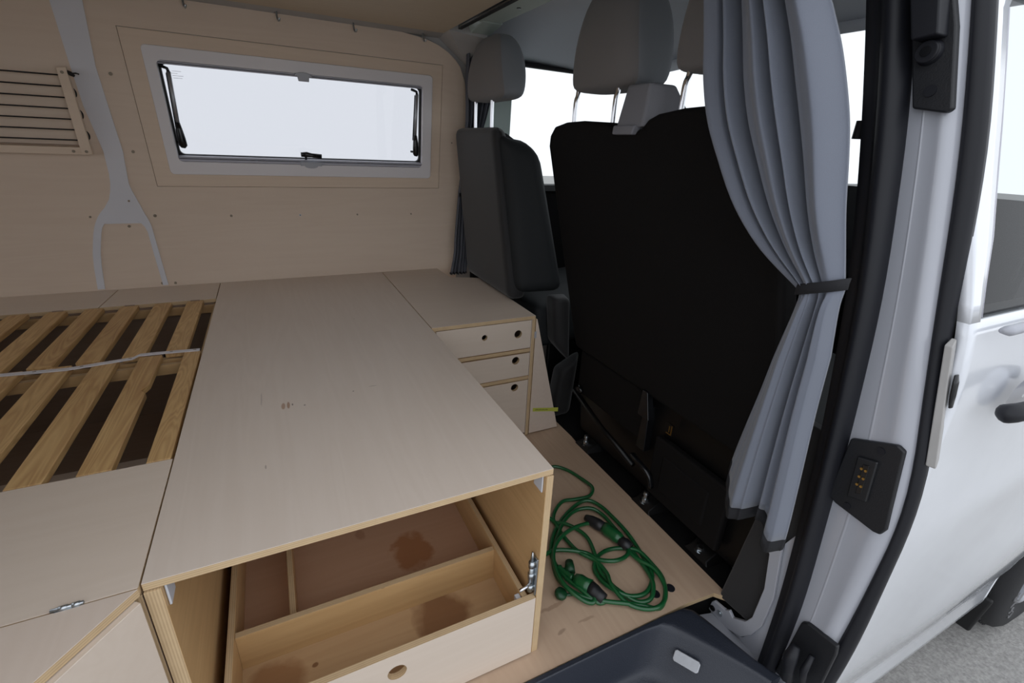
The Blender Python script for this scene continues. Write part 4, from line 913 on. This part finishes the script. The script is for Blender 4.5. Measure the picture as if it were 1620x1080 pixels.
# base: pressed panel, cross beams, feet and bolts
bm = B(); hexa(bm, [(.895, .47, .02), (.895, 1.19, .02), (1.35, 1.19, .02), (1.35, .47, .02), (.885, .45, .345), (.885, 1.215, .345), (1.35, 1.215, .345), (1.35, .45, .345)]); obj('seat_base', bm, 'black_metal', pb, bevel=.012)
bm = B(); bx(bm, .868, .890, .86, 1.19, .18, .335); obj('base_panel', bm, 'seat_shell', pb, bevel=.01, seg=3)
bm = B(); bx(bm, .862, .885, .55, .80, .055, .24); bx(bm, .858, .872, .60, .76, .09, .20); obj('base_panel', bm, 'seat_shell', pb, bevel=.012, seg=3)
bm = B(); tube(bm, [(.858, 1.19, .185), (.858, 1.02, .130), (.858, .86, .100)], .009, 10); obj('stay_bar', bm, 'black_metal', pb, smooth=True)
bm = B(); tube(bm, [(.86, 1.165, .205), (.85, 1.155, .21), (.85, 1.135, .205)], [.006, .012, .006], 10); obj('release_lever', bm, 'black_gloss', pb, smooth=True)
bm = B(); hexa(bm, [(.864, .835, .16), (.864, .87, .16), (.89, .87, .16), (.89, .835, .16), (.862, .84, .30), (.862, .86, .30), (.89, .86, .30), (.89, .84, .30)]); hexa(bm, [(.845, .82, .275), (.845, .865, .275), (.87, .865, .275), (.87, .82, .275), (.85, .845, .35), (.85, .865, .35), (.87, .865, .35), (.87, .845, .35)]); obj('hinge_bracket', bm, 'black_gloss', pb, bevel=.003)
bm = B(); tube(bm, spline([(.85, .86, .14), (.842, .84, .143), (.84, .81, .14), (.845, .78, .125), (.85, .77, .09)], 4), [.009]*17, 10, flat=.7); obj('curved_stay', bm, 'black_gloss', pb, smooth=True)
for y, x in ((1.11, .872), (.80, .868), (.60, .880)):
    bm = B(); hexa(bm, [(x-.022, y-.045, .0), (x-.022, y+.035, .0), (x+.06, y+.045, .0), (x+.06, y-.055, .0), (x-.015, y-.035, .008), (x-.015, y+.027, .008), (x+.05, y+.03, .03), (x+.05, y-.03, .03)]); obj('mounting_foot', bm, 'black_metal', pb, bevel=.003)
    bm = B(); cyl(bm, (x, y, .006), (0, 0, 1), .014, .004, 16); tube(bm, [(x, y, .008), (x, y, .022)], .0095, 6)
    if y > .7:
        tube(bm, [(x, y, .022), (x, y, .045)], .006, 10); tube(bm, [(x, y, .036), (x, y, .040)], .008, 10)
    obj('mounting_bolt', bm, 'zinc', pb, smooth=False)
bm = B(); bx(bm, .861, .864, .745, .768, .268, .300); k_ = obj('anchor_label', bm, 'black_metal', pb); 
bm = B(); bx(bm, .8595, .8612, .748, .750, .270, .298); bx(bm, .8595, .8612, .748, .766, .270, .272); bx(bm, .8595, .8612, .756, .758, .276, .294); obj('anchor_wire', bm, 'brass', pb)
headrest(pb, .985, 1.285, 1.088, 1.330, .775, .155, (1.070, 1.250), 1.00, bend=.006, topw=.60, dy=-.01)
headrest(pb, .60, .885, 1.100, 1.335, .775, .125, (.838, .68), 1.02, bend=.008, topw=.62, dy=0)
cushion('belt_housing', [(.762, .912, 1.002), (.762, 1.006, 1.000), (.86, 1.02, 1.000), (.86, .86, 1.02), (.775, .918, 1.092), (.775, .995, 1.092), (.84, .995, 1.095), (.84, .905, 1.09)], 'belt_housing', pb, .008)
cushion('housing_flap', [(.754, .935, .986), (.754, 1.008, .986), (.775, 1.008, .986), (.775, .935, .986), (.756, .930, 1.006), (.756, 1.008, 1.006), (.778, 1.008, 1.006), (.778, .930, 1.006)], 'belt_housing', pb, .005)

# ============================================================ GREEN CABLE
cab = thing('extension_cable', 'coiled green extension cable lying on the plywood floor', 'cable')
LP = {
 'A': [(0.40, 1.06), (0.55, 1.055), (0.671, 1.045), (0.71, 1.041), (0.74, 1.01), (0.755, 0.957), (0.757, 0.906), (0.729, 0.881), (0.685, 0.887), (0.643, 0.892), (0.601, 0.866), (0.585, 0.836), (0.603, 0.815), (0.625, 0.784), (0.632, 0.747), (0.618, 0.697), (0.603, 0.652), (0.606, 0.610), (0.614, 0.573), (0.632, 0.545), (0.663, 0.539), (0.692, 0.565), (0.708, 0.606), (0.715, 0.655), (0.720, 0.702), (0.724, 0.759), (0.722, 0.803), (0.702, 0.833), (0.659, 0.846), (0.609, 0.826), (0.563, 0.785), (0.522, 0.739), (0.499, 0.683), (0.501, 0.642), (0.521, 0.608), (0.557, 0.579), (0.598, 0.552), (0.635, 0.536),
       (0.668, 0.515), (0.702, 0.534), (0.73, 0.575), (0.732, 0.617), (0.725, 0.658), (0.701, 0.683), (0.663, 0.697), (0.622, 0.688), (0.594, 0.663), (0.589, 0.624), (0.599, 0.586), (0.625, 0.562), (0.666, 0.557), (0.708, 0.585), (0.727, 0.627), (0.739, 0.684), (0.740, 0.727), (0.741, 0.779), (0.735, 0.835), (0.71, 0.867), (0.663, 0.864), (0.598, 0.83), (0.546, 0.784), (0.516, 0.734), (0.513, 0.67), (0.526, 0.624), (0.546, 0.581), (0.568, 0.578)],
 'C': [(0.549, 0.600), (0.535, 0.583), (0.515, 0.600), (0.495, 0.651), (0.512, 0.721), (0.551, 0.765), (0.604, 0.784), (0.664, 0.789), (0.705, 0.769), (0.715, 0.719), (0.706, 0.675), (0.682, 0.654), (0.643, 0.652), (0.614, 0.676), (0.6, 0.705), (0.562, 0.729), (0.523, 0.746), (0.48, .735)],
 'D': [(0.56, .86), (0.581, 0.838), (0.579, 0.778), (0.583, 0.72), (0.608, 0.679), (0.61, 0.635), (0.597, 0.6), (0.604, 0.552), (0.632, 0.525), (0.664, 0.514), (0.698, 0.529), (.72, .56), (.722, .60), (.706, .64), (.702, .69)]}
for key, h0 in (('A', .006), ('C', .013), ('D', .009)):
    P = spline([(x, y, h0+.006*(.5+.5*math.sin(i*.9+h0*300))+(.004 if i % 3 == 0 else 0)) for i, (x, y) in enumerate(LP[key])], 5)
    bm = B(); tube(bm, P, .0052, 10); obj('cord', bm, 'cable_green', cab, smooth=True)
def body(name, p0, p1, radii, m, n=12):
    bm = B(); P = [Vector(p0).lerp(Vector(p1), k/(len(radii)-1)) for k in range(len(radii))]; tube(bm, P, radii, n); return obj(name, bm, m, cab, smooth=True)
body('coupler', (.667, .810, .016), (.690, .755, .018), [.008, .014, .016, .014], 'black_plastic')
body('coupler', (.690, .755, .018), (.705, .700, .020), [.016, .0175, .016, .017, .012], 'cable_green')
body('coupler', (.702, .702, .018), (.712, .672, .018), [.013, .015, .012], 'black_plastic')
body('plug', (.545, .700, .014), (.530, .672, .016), [.010, .012, .012], 'cable_dark')
body('strain_relief', (.512, .700, .012), (.527, .655, .015), [.006, .009, .006, .009, .006, .009, .006, .009, .008], 'cable_green')
body('plug', (.529, .650, .018), (.547, .615, .020), [.013, .017, .016, .018], 'cable_green')
body('coupler', (.547, .615, .020), (.560, .578, .016), [.016, .016, .014, .013], 'black_plastic')
body('socket_cap', (.478, .634, .006), (.482, .632, .018), [.013, .015, .013], 'cable_dark', 18)
body('cap_strap', (.487, .629, .008), (.505, .622, .010), [.004, .003, .004], 'cable_dark', 8)
